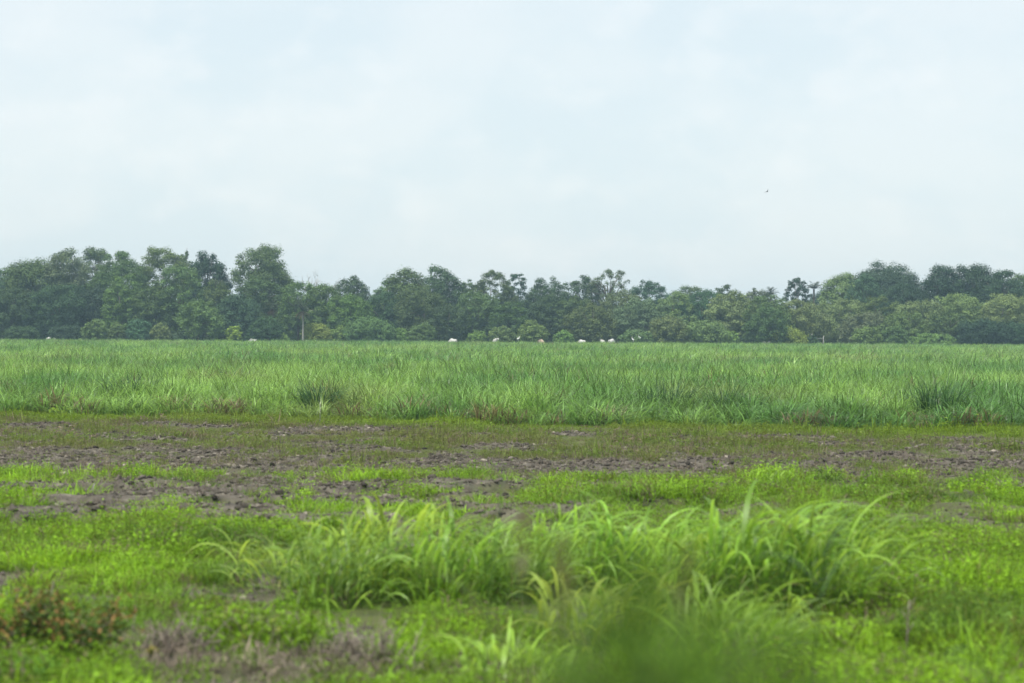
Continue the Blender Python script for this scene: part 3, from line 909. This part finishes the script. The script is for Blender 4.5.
def cow_meshes(mat, graze):
    if graze: neck, poll, muz = (0.92, 0, 1.02), (1.18, 0, 0.72), (1.30, 0, 0.34)
    else: neck, poll, muz = (0.88, 0, 1.34), (1.12, 0, 1.52), (1.46, 0, 1.30)
    V = [(-0.52, 0, 1.16), (0, 0, 1.10), (0.48, 0, 1.14), neck, poll, muz, (0.42, 0, 1.55)]
    r = [(0.33, 0.30), (0.37, 0.33), (0.34, 0.29), (0.17, 0.15), (0.13, 0.12), (0.085, 0.08), (0.13, 0.10)]
    E = [(0, 1), (1, 2), (2, 3), (3, 4), (4, 5), (2, 6)]
    def chain(start, pts):
        p = start
        for q, rr in pts:
            V.append(q); r.append(rr); E.append((p, len(V) - 1)); p = len(V) - 1
    for s in (-1, 1):
        chain(2, [((0.50, s * 0.19, 0.80), 0.13), ((0.52, s * 0.19, 0.45), 0.075), ((0.50, s * 0.19, 0.12), 0.05), ((0.53, s * 0.19, 0.0), 0.06)])
        chain(0, [((-0.60, s * 0.20, 0.90), 0.18), ((-0.47, s * 0.20, 0.68), 0.11), ((-0.70, s * 0.20, 0.44), 0.065), ((-0.64, s * 0.20, 0.12), 0.05), ((-0.61, s * 0.20, 0.0), 0.06)])
        e = (poll[0] - 0.05, s * 0.14, poll[2]); chain(4, [(e, 0.05), ((poll[0] - 0.08, s * 0.30, poll[2] - 0.06), 0.035)])
    chain(0, [((-0.86, 0, 1.30), 0.07), ((-0.95, 0, 0.95), 0.035), ((-0.96, 0, 0.55), 0.045)])
    body = skin_mesh('body', V, E, r, mat)
    G = Geo()
    for s in (-1, 1):
        G.tube([(poll[0] + 0.0, s * 0.07, poll[2] + 0.10), (poll[0] - 0.02, s * 0.17, poll[2] + 0.18), (poll[0] - 0.05, s * 0.22, poll[2] + 0.32)], [0.028, 0.02, 0.006], 6)
    return body, G.mesh('horns', M_HORN, True)


herd = {('w', 0): cow_meshes(M_WHITE_HIDE, False), ('w', 1): cow_meshes(M_WHITE_HIDE, True), ('t', 1): cow_meshes(M_TAN_HIDE, True)}
CG = 'cattle grazing between the field and the wood'
for px, rz, key, dist, hs, label in [
    (48.5, 80, ('w', 0), 370.8, 1.0, 'white cow at the far left, left one of a close pair before dark trees'),
    (54, 110, ('w', 1), 371.5, 0.93, 'smaller white cow at the far left, right one of a close pair'),
    (253, 150, ('w', 1), 371.0, 0.92, 'white cow barely showing its flat back right of the bright yellow-green bush'),
    (453, 140, ('w', 1), 371.0, 1.02, 'lone white cow with a level back left of the pale-flecked low bush'),
    (495.5, -70, ('w', 0), 370.8, 1.06, 'large bright white cow right of the pale-flecked low bush'),
    (540, -50, ('t', 1), 371.0, 1.0, 'tan cow in front of the rounded olive bush'),
    (582, 135, ('w', 1), 370.8, 0.97, 'white cow with head down left of the round olive tree trunk'),
    (603, 110, ('w', 0), 372.0, 0.95, 'white cow half hidden behind grass, left of the bright cow under the round tree'),
    (611.5, 55, ('w', 1), 370.8, 1.08, 'bright white cow standing under the right side of the round olive tree'),
    (764.5, 80, ('w', 1), 370.8, 0.93, 'left one of the two white cattle specks under the leafy tree right of middle'),
    (770, 120, ('w', 1), 370.8, 0.91, 'right one of the two white cattle specks, next to the yellow-green bush'),
]:
    x = at_depth(px, 339, dist)[0]
    t = thing('cow', (x, dist, 0), label, 'cow', CG, R(rz)); t.scale = (hs * (0.80 if px < 60 else 0.84),) * 3
    b_, h_ = herd[key]
    link('body', b_, t); link('horns', h_, t)

eg = skin_mesh('body', [(0, 0, 0.30), (0.14, 0, 0.36), (-0.16, 0, 0.24), (0.20, 0, 0.46), (0.16, 0, 0.55), (0.21, 0, 0.62), (0.02, 0.04, 0.16), (0.02, 0.04, 0), (0.02, -0.04, 0.16), (0.02, -0.04, 0)],
               [(0, 1), (0, 2), (1, 3), (3, 4), (4, 5), (0, 6), (6, 7), (0, 8), (8, 9)], [0.10, 0.075, 0.05, 0.03, 0.026, 0.035, 0.012, 0.010, 0.012, 0.010], M_FEATHER)
G = Geo(); G.tube([(0.23, 0, 0.62), (0.33, 0, 0.595)], [0.014, 0.003], 6); beak = G.mesh('beak', M_BEAK)
for px, yb, rz, label in [
    (518, 341.0, 20, 'white egret near the rounded olive bush left of the tan cow'),
    (633.5, 342.0, 160, 'smaller left one of two white egrets right of the round olive tree'),
    (640, 340.0, 200, 'higher right one of two white egrets right of the round olive tree')]:
    d_ = 370.4
    x, _, z = at_depth(px, yb, d_)
    t = thing('egret', (x, d_, z), label, 'egret', 'white egrets by the wood', R(rz)); t.scale = (1.25,) * 3
    link('body', eg, t); link('beak', beak, t)
    # the low perch bush each egret stands on
    G = Geo(); rg = np.random.default_rng(int(px)); n = 420
    dd = rg.normal(size=(n, 3)); dd /= np.linalg.norm(dd, axis=1, keepdims=True); dd[:, 2] = np.abs(dd[:, 2])
    pos = dd * rg.random((n, 1)) ** 0.4 * np.array([0.8, 0.6, z + 0.04])
    G.leaves(pos, dd + rg.normal(0, 0.5, (n, 3)), 0.2, 0.6, rg)
    rt_ = thing('low_bush', (x, d_, 0), 'low leafy mound the %s stands on' % {518: 'lone left egret', 633.5: 'smaller left egret of the pair', 640: 'higher right egret of the pair'}[px], 'bush', 'perches of the egrets')
    G.build('foliage', M_LEAF, rt_, GREENS['mid'])
    T = Geo()
    for q in range(5):
        a = q * 1.26; T.tube([(0, 0, -0.1), (0.2 * math.cos(a), 0.2 * math.sin(a), z * 0.5), (0.3 * math.cos(a), 0.3 * math.sin(a), z * 0.8)], [0.03, 0.02, 0.01], 5)
    T.tube([(0, 0, -0.1), (0, 0, z - 0.01)], [0.03, 0.012], 5)
    T.build('stem', M_BARK, rt_)

# gate posts with a rail
G1 = Geo(); xg, yg, zg = at_depth(812, 333.5, 372.5); x2, _, z2 = at_depth(823.5, 336, 372.5)
root = thing('field_gate', (xg, yg, 0), 'two pale wooden posts joined by a thin rail before the thorny trees', 'gate')
G1.tube([(0, 0, -0.3), (0, 0, zg)], [0.07, 0.06], 8); G1.build('post', M_POST, root)
G1 = Geo(); G1.tube([(x2 - xg, 0, -0.3), (x2 - xg, 0, z2)], [0.07, 0.065], 8); G1.build('post', M_POST, root)
for hh in (0.80, 0.45):
    G1 = Geo(); G1.tube([(0.05, 0.13, z2 * hh), (x2 - xg + 0.1, 0.13, z2 * hh)], [0.025, 0.025], 6); G1.build('rail', M_POST, root)

# a bird in the sky
x, y, z = at_depth(767.5, 191.5, 160)
G = Geo()
t = np.linspace(0, 1, 7)
G.tube([(-0.16, 0, 0), (-0.09, 0, 0.005), (0, 0, 0.01), (0.09, 0, 0.01), (0.14, 0, 0.0)], [0.012, 0.04, 0.052, 0.04, 0.01], 8)
for s in (-1, 1):
    sp = np.array([0.0, 0.10, 0.22, 0.34]); zz = np.array([0.02, 0.09, 0.13, 0.10]); le = np.array([0.08, 0.08, 0.03, -0.06]); te = np.array([-0.07, -0.06, -0.07, -0.10])
    V = []
    for k in range(4):
        V += [(le[k], s * sp[k], zz[k] + 0.006), (te[k], s * sp[k], zz[k] + 0.006), (te[k], s * sp[k], zz[k] - 0.006), (le[k], s * sp[k], zz[k] - 0.006)]
    Qd = []
    for k in range(3):
        for m_ in range(4): Qd.append((k * 4 + m_, k * 4 + (m_ + 1) % 4, k * 4 + 4 + (m_ + 1) % 4, k * 4 + 4 + m_))
    Qd.append((0, 1, 2, 3)); Qd.append((12, 13, 14, 15)); G.add(V, Qd)
G.add([(-0.13, -0.015, 0.004), (-0.13, 0.015, 0.004), (-0.26, 0.05, 0.004), (-0.26, -0.05, 0.004), (-0.13, -0.015, -0.004), (-0.13, 0.015, -0.004), (-0.26, 0.05, -0.004), (-0.26, -0.05, -0.004)],
      [(0, 1, 2, 3), (7, 6, 5, 4), (0, 3, 7, 4), (1, 0, 4, 5), (2, 1, 5, 6), (3, 2, 6, 7)])
o = G.build('bird', M_DARKFEATHER); o.location = (x, y, z); o.scale = (0.62,) * 3; o.rotation_euler = (R(-35), R(-20), R(60))
tag(o, 'small dark bird flying alone in the pale sky', 'bird')


# ------------------------------------------------------------------ darker clumps standing in the tall grass
FG = 'dark clumps standing in the tall grass field'
for px, yb, hpx, wpx, label in [
    (131, 411, 30, 52, 'dark green tall clump at the near edge of the field, left side'),
    (322, 417, 30, 38, 'dark clump at the near edge of the field behind the thin pale stake'),
    (665, 421, 32, 42, 'dark bushy clump at the near edge of the field right of middle'),
    (722, 423, 28, 34, 'smaller dark clump at the near edge between the two larger right-hand clumps'),
    (934, 426, 38, 46, 'largest darkest clump at the near edge of the field, right side'),
    (168, 378, 14, 18, 'small dark clump out in the field at the left'),
    (232, 376, 15, 24, 'dark round clump out in the field left of the yellowish patch'),
    (383, 374, 13, 26, 'dark clump out in the field left of middle'),
    (555, 374, 14, 16, 'small dark tuft out in the field near the middle'),
    (692, 372, 12, 14, 'tiny dark tuft out in the field right of middle'),
    (898, 366, 12, 26, 'dark clump far out in the field at the right'),
    (462, 374, 11, 22, 'low dark clump out in the field between the left-of-middle clump and the small middle tuft'),
    (600, 372, 10, 30, 'faint wide dark patch out in the field right of the middle tuft'),
    (820, 368, 9, 30, 'faint wide dark patch far out in the field left of the far right clump'),
    (972, 368, 12, 20, 'dark tuft far out in the field nearest the right edge'),
    (430, 384, 12, 16, 'small dark tuft nearer in the field below the left-of-middle clump'),
]:
    if yb > 400:
        x, y = ground_at(px, yb); d = y
        H = hpx * d / FPX * 1.55
    else:
        q = ray(px, yb); tq = (0.72 - CAM_Z) / q.z; x, y = q.x * tq, q.y * tq; d = y
        H = 0.72 + hpx * d / FPX * 0.9
    W = wpx * d / FPX
    rg = np.random.default_rng(int(px)); n = int(150 * max(1, W))
    n = min(max(n, 200), 340)
    a = rg.uniform(0, 6.28, n); rr = np.sqrt(rg.random(n))
    base = np.stack([rr * np.cos(a) * W * 0.42, rr * np.sin(a) * 0.4, np.full(n, -0.03)], 1)
    G = Geo(); G.blades(base, H * rg.uniform(0.7, 1.25, n), a + rg.normal(0, 0.8, n), rg.uniform(0, 0.45, n), rg.uniform(0.7, 2.6, n), 0.026 * (1 if d < 80 else 1.3), 5, 1.7, rg=rg)
    rt_ = thing('grass_clump', (x, y - (0.1 if d < 80 else 0), float(height(x, y))), label, 'grass clump', FG)
    G.build('blades', M_GRASS_O, rt_, (0.044, 0.112, 0.034))

# ------------------------------------------------------------------ foreground stand of tall grass
SG = 'tall grass tussocks of the foreground stand'


def tussock(px, yb, hpx, wpx, label, n=150, col=(0.085, 0.175, 0.030), wind=0.5, wid=0.030, droop=1.0, seed=0, group=SG):
    x, y = ground_at(px, yb); H = hpx * y / FPX; W = wpx * y / FPX
    n = int(n * 1.05); W *= 1.4; H *= 0.95
    rg = np.random.default_rng(seed + int(px))
    rt_ = thing('grass_tussock', (x, y, float(height(x, y))), label, 'grass tussock', group)
    a = rg.uniform(0, 6.28, n); rr = np.sqrt(rg.random(n))
    bx = rr * np.cos(a) * W * 0.36; by = rr * np.sin(a) * W * 0.30
    base = np.stack([bx, by, np.full(n, -0.03)], 1)
    up = rg.random(n) < 0.82
    base[:, 2] += np.where(up, rg.uniform(0.08, 0.62, n) * H, 0)
    az = np.arctan2(np.sin(a) * 0.6 + rg.normal(0, 0.6, n), np.cos(a) * 0.6 + 1.15 * wind + rg.normal(0, 0.65, n))
    ln = H * rg.uniform(0.5, 0.95, n)
    G = Geo(); G.blades(base, ln, az, rg.uniform(0.05, 0.75, n), droop * rg.uniform(1.6, 3.1, n), 1.05 * wid * rg.uniform(0.45, 1.5, n), 8, 1.25, rg=rg)
    G.build('blades', M_GRASS_O, rt_, np.array(col) * rg.uniform(0.9, 1.1, 3))
    D_ = Geo(); nd = max(6, n // 14); ad = rg.uniform(0, 6.28, nd)
    D_.blades(np.stack([np.cos(ad) * W * 0.18 * rg.random(nd), np.sin(ad) * W * 0.18 * rg.random(nd), np.zeros(nd)], 1), H * rg.uniform(0.3, 0.8, nd), ad, rg.uniform(0.1, 0.8, nd), rg.uniform(1.5, 2.9, nd), 0.6 * wid, 7, 1.2, rg=rg)
    dob = D_.build('dry_blades', M_GRASS_O, rt_, (0.27, 0.235, 0.115)); dob['label'] = 'straw coloured dead blades'
    S_ = Geo(); m = max(8, n // 8)
    for q in rg.permutation(n)[:m]:
        S_.tube([(bx[q] * 0.8, by[q] * 0.8, -0.03), (bx[q] * 0.95, by[q] * 0.95, H * 0.3), (bx[q] + 0.06 * wind, by[q], H * 0.62)], [0.007, 0.006, 0.003], 5)
    S_.build('stalks', M_GRASS_O, rt_, np.array(col) * 0.9)
    return rt_


BR = (0.285, 0.440, 0.055); DP = (0.205, 0.370, 0.050); MIDG = (0.245, 0.405, 0.052)
tussock(278, 592, 72, 90, 'leftmost tussock of the stand with long blades drooping to the left', 80, MIDG, -0.45, 0.028, 1.15)
tussock(335, 606, 100, 110, 'tussock near the left end of the stand with dark shaded stalks', 150, DP, 0.25)
tussock(392, 596, 108, 110, 'tall bright tussock on the left half, before the long dark lump of soil', 160, BR, 0.45)
tussock(450, 604, 100, 110, 'dense tussock left of the stand middle above the leafy weeds', 160, DP, 0.4)
tussock(512, 598, 96, 110, 'tussock in the middle of the stand behind the blurred yellow stem', 140, MIDG, 0.5)
tussock(575, 590, 100, 120, 'bright tussock right of the blurred yellow stem', 150, BR, 0.6)
tussock(640, 596, 100, 120, 'tussock above the blurred dark foreground leaves', 150, MIDG, 0.6)
tussock(700, 606, 104, 120, 'tussock with pale arching blades left of the tall right-hand tussock', 150, BR, 0.7)
tussock(765, 610, 128, 130, 'tallest tussock on the right with big blades arching to the right', 190, DP, 0.7, 0.036)
tussock(832, 616, 120, 130, 'right-hand tussock with pale arched tips behind the thin dry stem', 170, MIDG, 0.75, 0.034)
tussock(600, 650, 90, 130, 'low bright tussock nearer the camera below the stand middle', 130, BR, 0.4)
tussock(520, 690, 66, 110, 'small bright tussock at the bottom edge left of the blurred leaves', 90, BR, 0.3)
tussock(730, 668, 100, 130, 'nearer tussock below the tallest one, half veiled by blurred leaves', 130, MIDG, 0.6)
tussock(985, 700, 50, 120, 'sparse tussock cut by the bottom edge at the right', 40, MIDG, 0.8)

# yellowish tuft in the bare field
tussock(242, 446, 22, 36, 'lone yellow-green tuft on the bare field at the left', 60, (0.17, 0.22, 0.035), 0.5, 0.022, group='small tufts on the bare field')
tussock(772, 496, 36, 50, 'lone tuft on the bare field behind the tallest right-hand tussock', 40, MIDG, 0.5, 0.022, group='small tufts on the bare field')


# ------------------------------------------------------------------ single plants
# reddish shrub at the bottom left
def shrub(px, yb, hpx, wpx, label, cols, n=1500, leaf=0.035):
    x, y = ground_at(px, yb); H = hpx * y / FPX; W = wpx * y / FPX
    rg = np.random.default_rng(int(px) + 3)
    rt_ = thing('shrub', (x, y, float(height(x, y))), label, 'shrub')
    T = Geo(); tips = []
    for k in range(26):
        a = rg.uniform(0, 6.28); rr = W * 0.5 * math.sqrt(rg.random())
        e = np.array([rr * math.cos(a), rr * math.sin(a) * 0.7, H * rg.uniform(0.55, 1.05) * (1 - 0.3 * (2 * rr / W) ** 2)])
        m = e * [0.4, 0.4, 0.55]
        T.tube([(0, 0, -0.05), m, e], [0.012, 0.008, 0.003], 5); tips.append((m, e))
    T.build('stem', M_TWIG, rt_)
    for nm, c, frac, lo, hi in cols:
        G = Geo(); q = int(n * frac)
        pk = rg.integers(0, len(tips), q); t = rg.uniform(lo, hi, q)[:, None]
        P = np.array([tips[i][0] for i in pk]) * (1 - t) + np.array([tips[i][1] for i in pk]) * t + rg.normal(0, 0.055, (q, 3))
        P[:, 2] = np.maximum(P[:, 2], 0.02)
        if nm == 'flower_head': P = np.array([0, 0, H * 0.9]) + rg.normal(0, 0.018, (q, 3))
        G.leaves(P, rg.normal(0, 0.6, (q, 3)) + [0, 0, 0.8], leaf * rg.uniform(0.6, 1.3, q), 0.5, rg)
        o_ = G.build(nm, M_LEAF, rt_, c)
        if nm == 'young_leaves': o_['label'] = 'reddish brown young leaves'
    return rt_


shrub(54, 672, 80, 165, 'low shrub with reddish young leaves at the bottom left corner',
      [('foliage', (0.085, 0.150, 0.028), 0.82, -0.1, 0.95), ('young_leaves', (0.22, 0.135, 0.045), 0.18, 0.55, 1.10)], 5200, 0.045)
shrub(20, 700, 44, 90, 'bright green leafy shrub in front of the reddish one',
      [('foliage', (0.13, 0.27, 0.035), 1.0, 0.0, 1.0)], 1400, 0.045)
shrub(152, 672, 20, 26, 'tiny weed with a yellow top among dry stems',
      [('foliage', (0.075, 0.12, 0.03), 0.6, -0.2, 0.8), ('flower_head', (0.30, 0.26, 0.03), 0.4, 0.7, 1.1)], 260, 0.025)
shrub(330, 690, 34, 90, 'low yellowish green shrub at the bottom edge on the dry patch',
      [('foliage', (0.115, 0.16, 0.030), 1.0, 0.0, 1.0)], 700, 0.03)

# heaps of dry twigs
for px, yb, wpx, hpx, label in [(170, 660, 110, 34, 'heap of dry grey twigs right of the reddish shrub'), (372, 672, 120, 40, 'heap of dry purplish brown twigs at the bottom below the stand'), (270, 650, 90, 24, 'thin scatter of dry twigs between the two heaps')]:
    x, y = ground_at(px, yb); W = wpx * y / FPX; H = hpx * y / FPX
    G = Geo(); rg = np.random.default_rng(int(px))
    for k in range(130):
        p0 = np.array([np.clip(rg.normal(0, 0.2), -0.36, 0.36) * W, np.clip(rg.normal(0, 0.2), -0.3, 0.3) * W, 0.0]); a = rg.uniform(0, 6.28); l = rg.uniform(0.1, 0.35); e = rg.uniform(0.1, 1.3)
        dv = np.array([math.cos(a) * math.cos(e), math.sin(a) * math.cos(e), math.sin(e)]) * l
        p0[2] = rg.uniform(-0.01, 0.45) * H
        G.tube([p0, p0 + dv * 0.5 + rg.normal(0, 0.02, 3), p0 + dv], [0.006, 0.005, 0.002], 4)
    o = G.build('twig_heap', M_TWIG); o.location = (x, y, float(height(x, y)))
    tag(o, label, 'twigs', 'dry twigs at the bottom of the view')

# thin dry stems
for px, yb, hpx, lean, label in [(47, 640, 60, 0.1, 'thin grey dry stem standing behind the reddish shrub'), (906, 660, 62, 0.05, 'thin brown dry stem right of the tallest tussock'),
                                 (388, 655, 36, -0.1, 'short dark dry stem on the dry patch'), (92, 508, 14, 0.15, 'small pale stake stuck in the muddy furrow at the left'), (320, 424, 22, 0.0, 'thin pale stake at the near edge of the tall field')]:
    x, y = ground_at(px, yb); H = hpx * y / FPX
    G = Geo(); pale = 'pale' in label
    r_ = 0.013 if pale else 0.008
    G.tube([(0, 0, -0.05), (lean * H * 0.4, 0, H * 0.5), (lean * H, 0, H)], [r_, r_ * 0.8, r_ * 0.5], 6)
    if not pale:
        for q in (0.45, 0.65, 0.85):
            G.tube([(lean * H * q, 0, H * q), (lean * H * q + 0.05 * (1 if q != 0.65 else -1), 0.01, H * q + 0.09)], [0.006, 0.002], 5)
    o = G.build('stake' if pale else 'dry_stem', M_POST if pale else M_TWIG); o.location = (x, y, float(height(x, y)))
    tag(o, label, 'stake' if pale else 'dry stem')

# big clods on the furrow
for px, yb, wpx, label in [(33, 499, 11, 'dark lump of soil on the furrow at the left edge'), (318, 506, 26, 'long dark lump of turned soil left of the grass stand')]:
    x, y = ground_at(px, yb); w = wpx * y / FPX / 2
    G = Geo(); G.lump((0, 0, w * 0.25), (w, w * 0.6, min(w * 0.7, 0.1)), int(px), 12)
    o = G.build('soil_lump', M_CLOD); o.location = (x, y, float(height(x, y))); tag(o, label, 'soil lump')


# ------------------------------------------------------------------ out of focus plants close to the camera
def close_weed(px, ytop, dist, label, n=60, spread=0.13, col=(0.035, 0.085, 0.018), leaf=0.085, length=0.45, lean=0.0, seed=0):
    x, d, zt = at_depth(px, ytop, dist)
    rg = np.random.default_rng(seed)
    rt_ = thing('roadside_weed', (x - lean, d, 0), label, 'weed', 'blurred weeds close to the camera')
    T = Geo(); T.tube([(0, 0, -0.05), (lean * 0.3, 0, zt * 0.5), (lean, 0, zt)], [0.010, 0.007, 0.002], 6); T.build('stem', M_GRASS_O, rt_, col)
    G = Geo(); t = rg.random(n)
    zz = zt - t * length
    P = np.stack([lean * (zz / zt) ** 1.5 + rg.normal(0, 1, n) * spread * (0.35 + 0.65 * t), rg.normal(0, 1, n) * spread * 0.6, zz + rg.normal(0, 0.02, n)], 1)
    G.leaves(P, rg.normal(0, 0.5, (n, 3)) + [0, -0.3, 0.7], leaf * rg.uniform(0.6, 1.2, n), 0.4, rg)
    for q in range(0, n, 2):
        G.tube([(lean * max(zz[q] - 0.05, 0) / zt, 0, zz[q] - 0.05), P[q]], [0.002, 0.0015], 4)
    G.build('foliage', M_LEAF, rt_, col)


for k_, (px_, yt_, dd_, n_, sp_, lab_) in enumerate([
    (636, 556, 2.2, 100, 0.070, 'blurred dark green weed rising highest at the bottom middle'),
    (690, 596, 2.0, 70, 0.080, 'blurred thin weed right of the highest blurred weed'),
    (740, 618, 1.9, 85, 0.09, 'blurred dark weed low at the bottom right of middle'),
    (800, 612, 2.1, 50, 0.085, 'faint blurred weed furthest right at the bottom'),
    (585, 630, 1.9, 60, 0.060, 'blurred green weed left of the highest blurred weed'),
    (655, 655, 1.8, 60, 0.070, 'lowest blurred dark weed at the bottom edge below the highest one')]):
    close_weed(px_, yt_, dd_, lab_, n_, sp_, leaf=0.034 if 'dark' in lab_ else 0.026, length=0.17, col=(0.066, 0.138, 0.016) if 'dark' in lab_ else (0.085, 0.165, 0.018), seed=k_ + 1)


def close_grass(px, ytop, dist, label, nb=5, col=(0.10, 0.15, 0.03), lean=0.15, plume=True, seed=0, wid=0.014):
    x, d, zt = at_depth(px, ytop, dist)
    rg = np.random.default_rng(seed + 40)
    rt_ = thing('tall_grass_stem', (x - lean, d, 0), label, 'tall grass', 'out of focus tall grass stems')
    T = Geo(); T.tube([(0, 0, -0.05), (lean * 0.1, 0, zt * 0.35), (lean * 0.45, 0, zt * 0.7), (lean, 0, zt)], [0.006, 0.005, 0.004, 0.0015], 6); T.build('stem', M_GRASS_O, rt_, col)
    G = Geo(); f = rg.uniform(0.45, 0.85, nb)
    base = np.stack([lean * f ** 2, np.zeros(nb), zt * f], 1)
    G.blades(base, rg.uniform(0.25, 0.5, nb), rg.choice([0, math.pi], nb, p=[0.7, 0.3]) + rg.normal(0, 0.5, nb), rg.uniform(0.2, 0.6, nb), rg.uniform(1.3, 2.4, nb), wid, 8, 1.4, rg=rg)
    G.build('blades', M_GRASS_O, rt_, col)
    if plume:
        Pm = Geo(); m = 40; t = rg.random(m)
        b0 = np.stack([lean * (0.88 + 0.12 * t), np.zeros(m), zt * (0.90 + 0.10 * t)], 1)
        Pm.blades(b0, 0.11 * (1.2 - t), rg.uniform(0, 6.28, m), 0.4, 1.2, 0.006, 3, rg=rg)
        Pm.build('seed_head', M_GRASS_O, rt_, (0.19, 0.19, 0.065))


close_grass(525, 505, 6.0, 'blurred yellowish seed stem left of the dark blurred weed', 6, (0.13, 0.17, 0.035), 0.05, True, 1)
close_grass(565, 530, 5.2, 'blurred yellow-green stem next to the dark blurred weed', 6, (0.12, 0.17, 0.035), 0.08, True, 2)
close_grass(690, 540, 5.6, 'blurred stem with bent blades above the low dark weed', 5, (0.09, 0.16, 0.03), 0.10, True, 3)
close_grass(505, 464, 13.0, 'tall soft-edged stem with its dark tip against the bare field at the middle', 5, (0.06, 0.14, 0.03), 0.12, False, 4, 0.025)
close_grass(838, 476, 12.0, 'tall soft-edged stem with long tips above the right-hand tussocks', 6, (0.07, 0.15, 0.03), 0.15, False, 5, 0.028)
close_grass(1010, 615, 8.0, 'out of focus stem with blades at the lower right edge', 5, (0.06, 0.13, 0.03), 0.15, False, 6, 0.025)


# ------------------------------------------------------------------ air, light, sky
hz = bpy.data.materials.new('haze'); hz.use_nodes = True
nt = hz.node_tree; nt.nodes.clear()
o_ = nt.nodes.new('ShaderNodeOutputMaterial'); v_ = nt.nodes.new('ShaderNodeVolumePrincipled')
v_.inputs['Color'].default_value = (0.57, 0.83, 0.98, 1); v_.inputs['Density'].default_value = 0.00034; v_.inputs['Anisotropy'].default_value = 0.0
nt.links.new(v_.outputs[0], o_.inputs['Volume'])
x0, x1, y0, y1, z0, z1 = -1260, 1260, -260, 1560, -1.5, 26
V = [(x, y, z) for x in (x0, x1) for y in (y0, y1) for z in (z0, z1)]
hb = link('haze', mesh_np('haze', V, [(0, 1, 3, 2), (4, 6, 7, 5), (0, 4, 5, 1), (2, 3, 7, 6), (0, 2, 6, 4), (1, 5, 7, 3)], None, hz))
tag(hb, 'thin pale humid haze over the field and wood', 'haze', kind='stuff')

SUN_EL, SUN_AZ = 66.0, 215.0      # behind the camera, a little to the left
sun = bpy.data.lights.new('sun', 'SUN'); sun.energy = 1.5; sun.angle = R(16); sun.color = (1.0, 0.955, 0.88)
so = bpy.data.objects.new('sun', sun); COL.objects.link(so)
az = R(SUN_AZ)
sd = Vector((math.sin(az) * math.cos(R(SUN_EL)), math.cos(az) * math.cos(R(SUN_EL)), math.sin(R(SUN_EL))))
so.rotation_euler = sd.to_track_quat('Z', 'Y').to_euler()
so.location = (0, -20, 60)

w = bpy.data.worlds.new('World'); scene.world = w; w.use_nodes = True
nt = w.node_tree; N = nt.nodes; L = nt.links; N.clear()
out = N.new('ShaderNodeOutputWorld'); bg = N.new('ShaderNodeBackground'); bg.inputs['Strength'].default_value = 0.08
sky = N.new('ShaderNodeTexSky'); sky.sky_type = 'NISHITA'; sky.sun_disc = False
sky.sun_elevation = R(SUN_EL); sky.sun_rotation = R(SUN_AZ); sky.air_density = 1.0; sky.dust_density = 1.5
tc = N.new('ShaderNodeTexCoord')


def cl(scale, stretch, det, lo, hi):
    mp = N.new('ShaderNodeMapping'); mp.inputs['Scale'].default_value = stretch
    L.new(tc.outputs['Generated'], mp.inputs['Vector'])
    n = N.new('ShaderNodeTexNoise'); n.inputs['Scale'].default_value = scale; n.inputs['Detail'].default_value = det; n.inputs['Roughness'].default_value = 0.5
    L.new(mp.outputs[0], n.inputs['Vector'])
    mr = N.new('ShaderNodeMapRange'); mr.interpolation_type = 'SMOOTHSTEP'
    mr.inputs['From Min'].default_value = lo; mr.inputs['From Max'].default_value = hi
    L.new(n.outputs['Fac'], mr.inputs['Value'])
    return mr.outputs[0]


c1 = cl(11, (1, 1, 1.8), 6, 0.38, 0.62)
c2 = cl(30, (1, 1, 1.6), 6, 0.50, 0.72)
CLOUD = np.array((3.30, 3.58, 3.68))
mA = N.new('ShaderNodeMix'); mA.data_type = 'RGBA'; mA.inputs[6].default_value = (*(CLOUD * [0.925, 0.96, 0.98]), 1); mA.inputs[7].default_value = (*(CLOUD * [1.02, 1.01, 1.005]), 1)
L.new(c1, mA.inputs['Factor'])
mB = N.new('ShaderNodeMix'); mB.data_type = 'RGBA'; mB.inputs[7].default_value = (*(CLOUD * [1.16, 1.09, 1.06]), 1)
ml = N.new('ShaderNodeMath'); ml.operation = 'MULTIPLY'; ml.inputs[1].default_value = 0.4
L.new(c2, ml.inputs[0]); L.new(ml.outputs[0], mB.inputs['Factor']); L.new(mA.outputs[2], mB.inputs[6])
mC = N.new('ShaderNodeMix'); mC.data_type = 'RGBA'; mC.inputs['Factor'].default_value = 0.88   # thin overcast veil over the blue
L.new(sky.outputs[0], mC.inputs[6]); L.new(mB.outputs[2], mC.inputs[7])
L.new(mC.outputs[2], bg.inputs['Color']); L.new(bg.outputs[0], out.inputs['Surface'])

# ------------------------------------------------------------------ render settings
scene.render.engine = 'CYCLES'
cy = scene.cycles
cy.max_bounces = 5; cy.diffuse_bounces = 3; cy.glossy_bounces = 2; cy.transmission_bounces = 4; cy.transparent_max_bounces = 4; cy.volume_bounces = 0
cy.use_denoising = True; cy.denoising_prefilter = 'ACCURATE'
cy.caustics_reflective = False; cy.caustics_refractive = False
cy.use_adaptive_sampling = True; cy.adaptive_threshold = 0.01
vs = scene.view_settings
vs.view_transform = 'Standard'; vs.look = 'None'; vs.gamma = 1.0; vs.use_curve_mapping = False
vs.exposure = 1.65
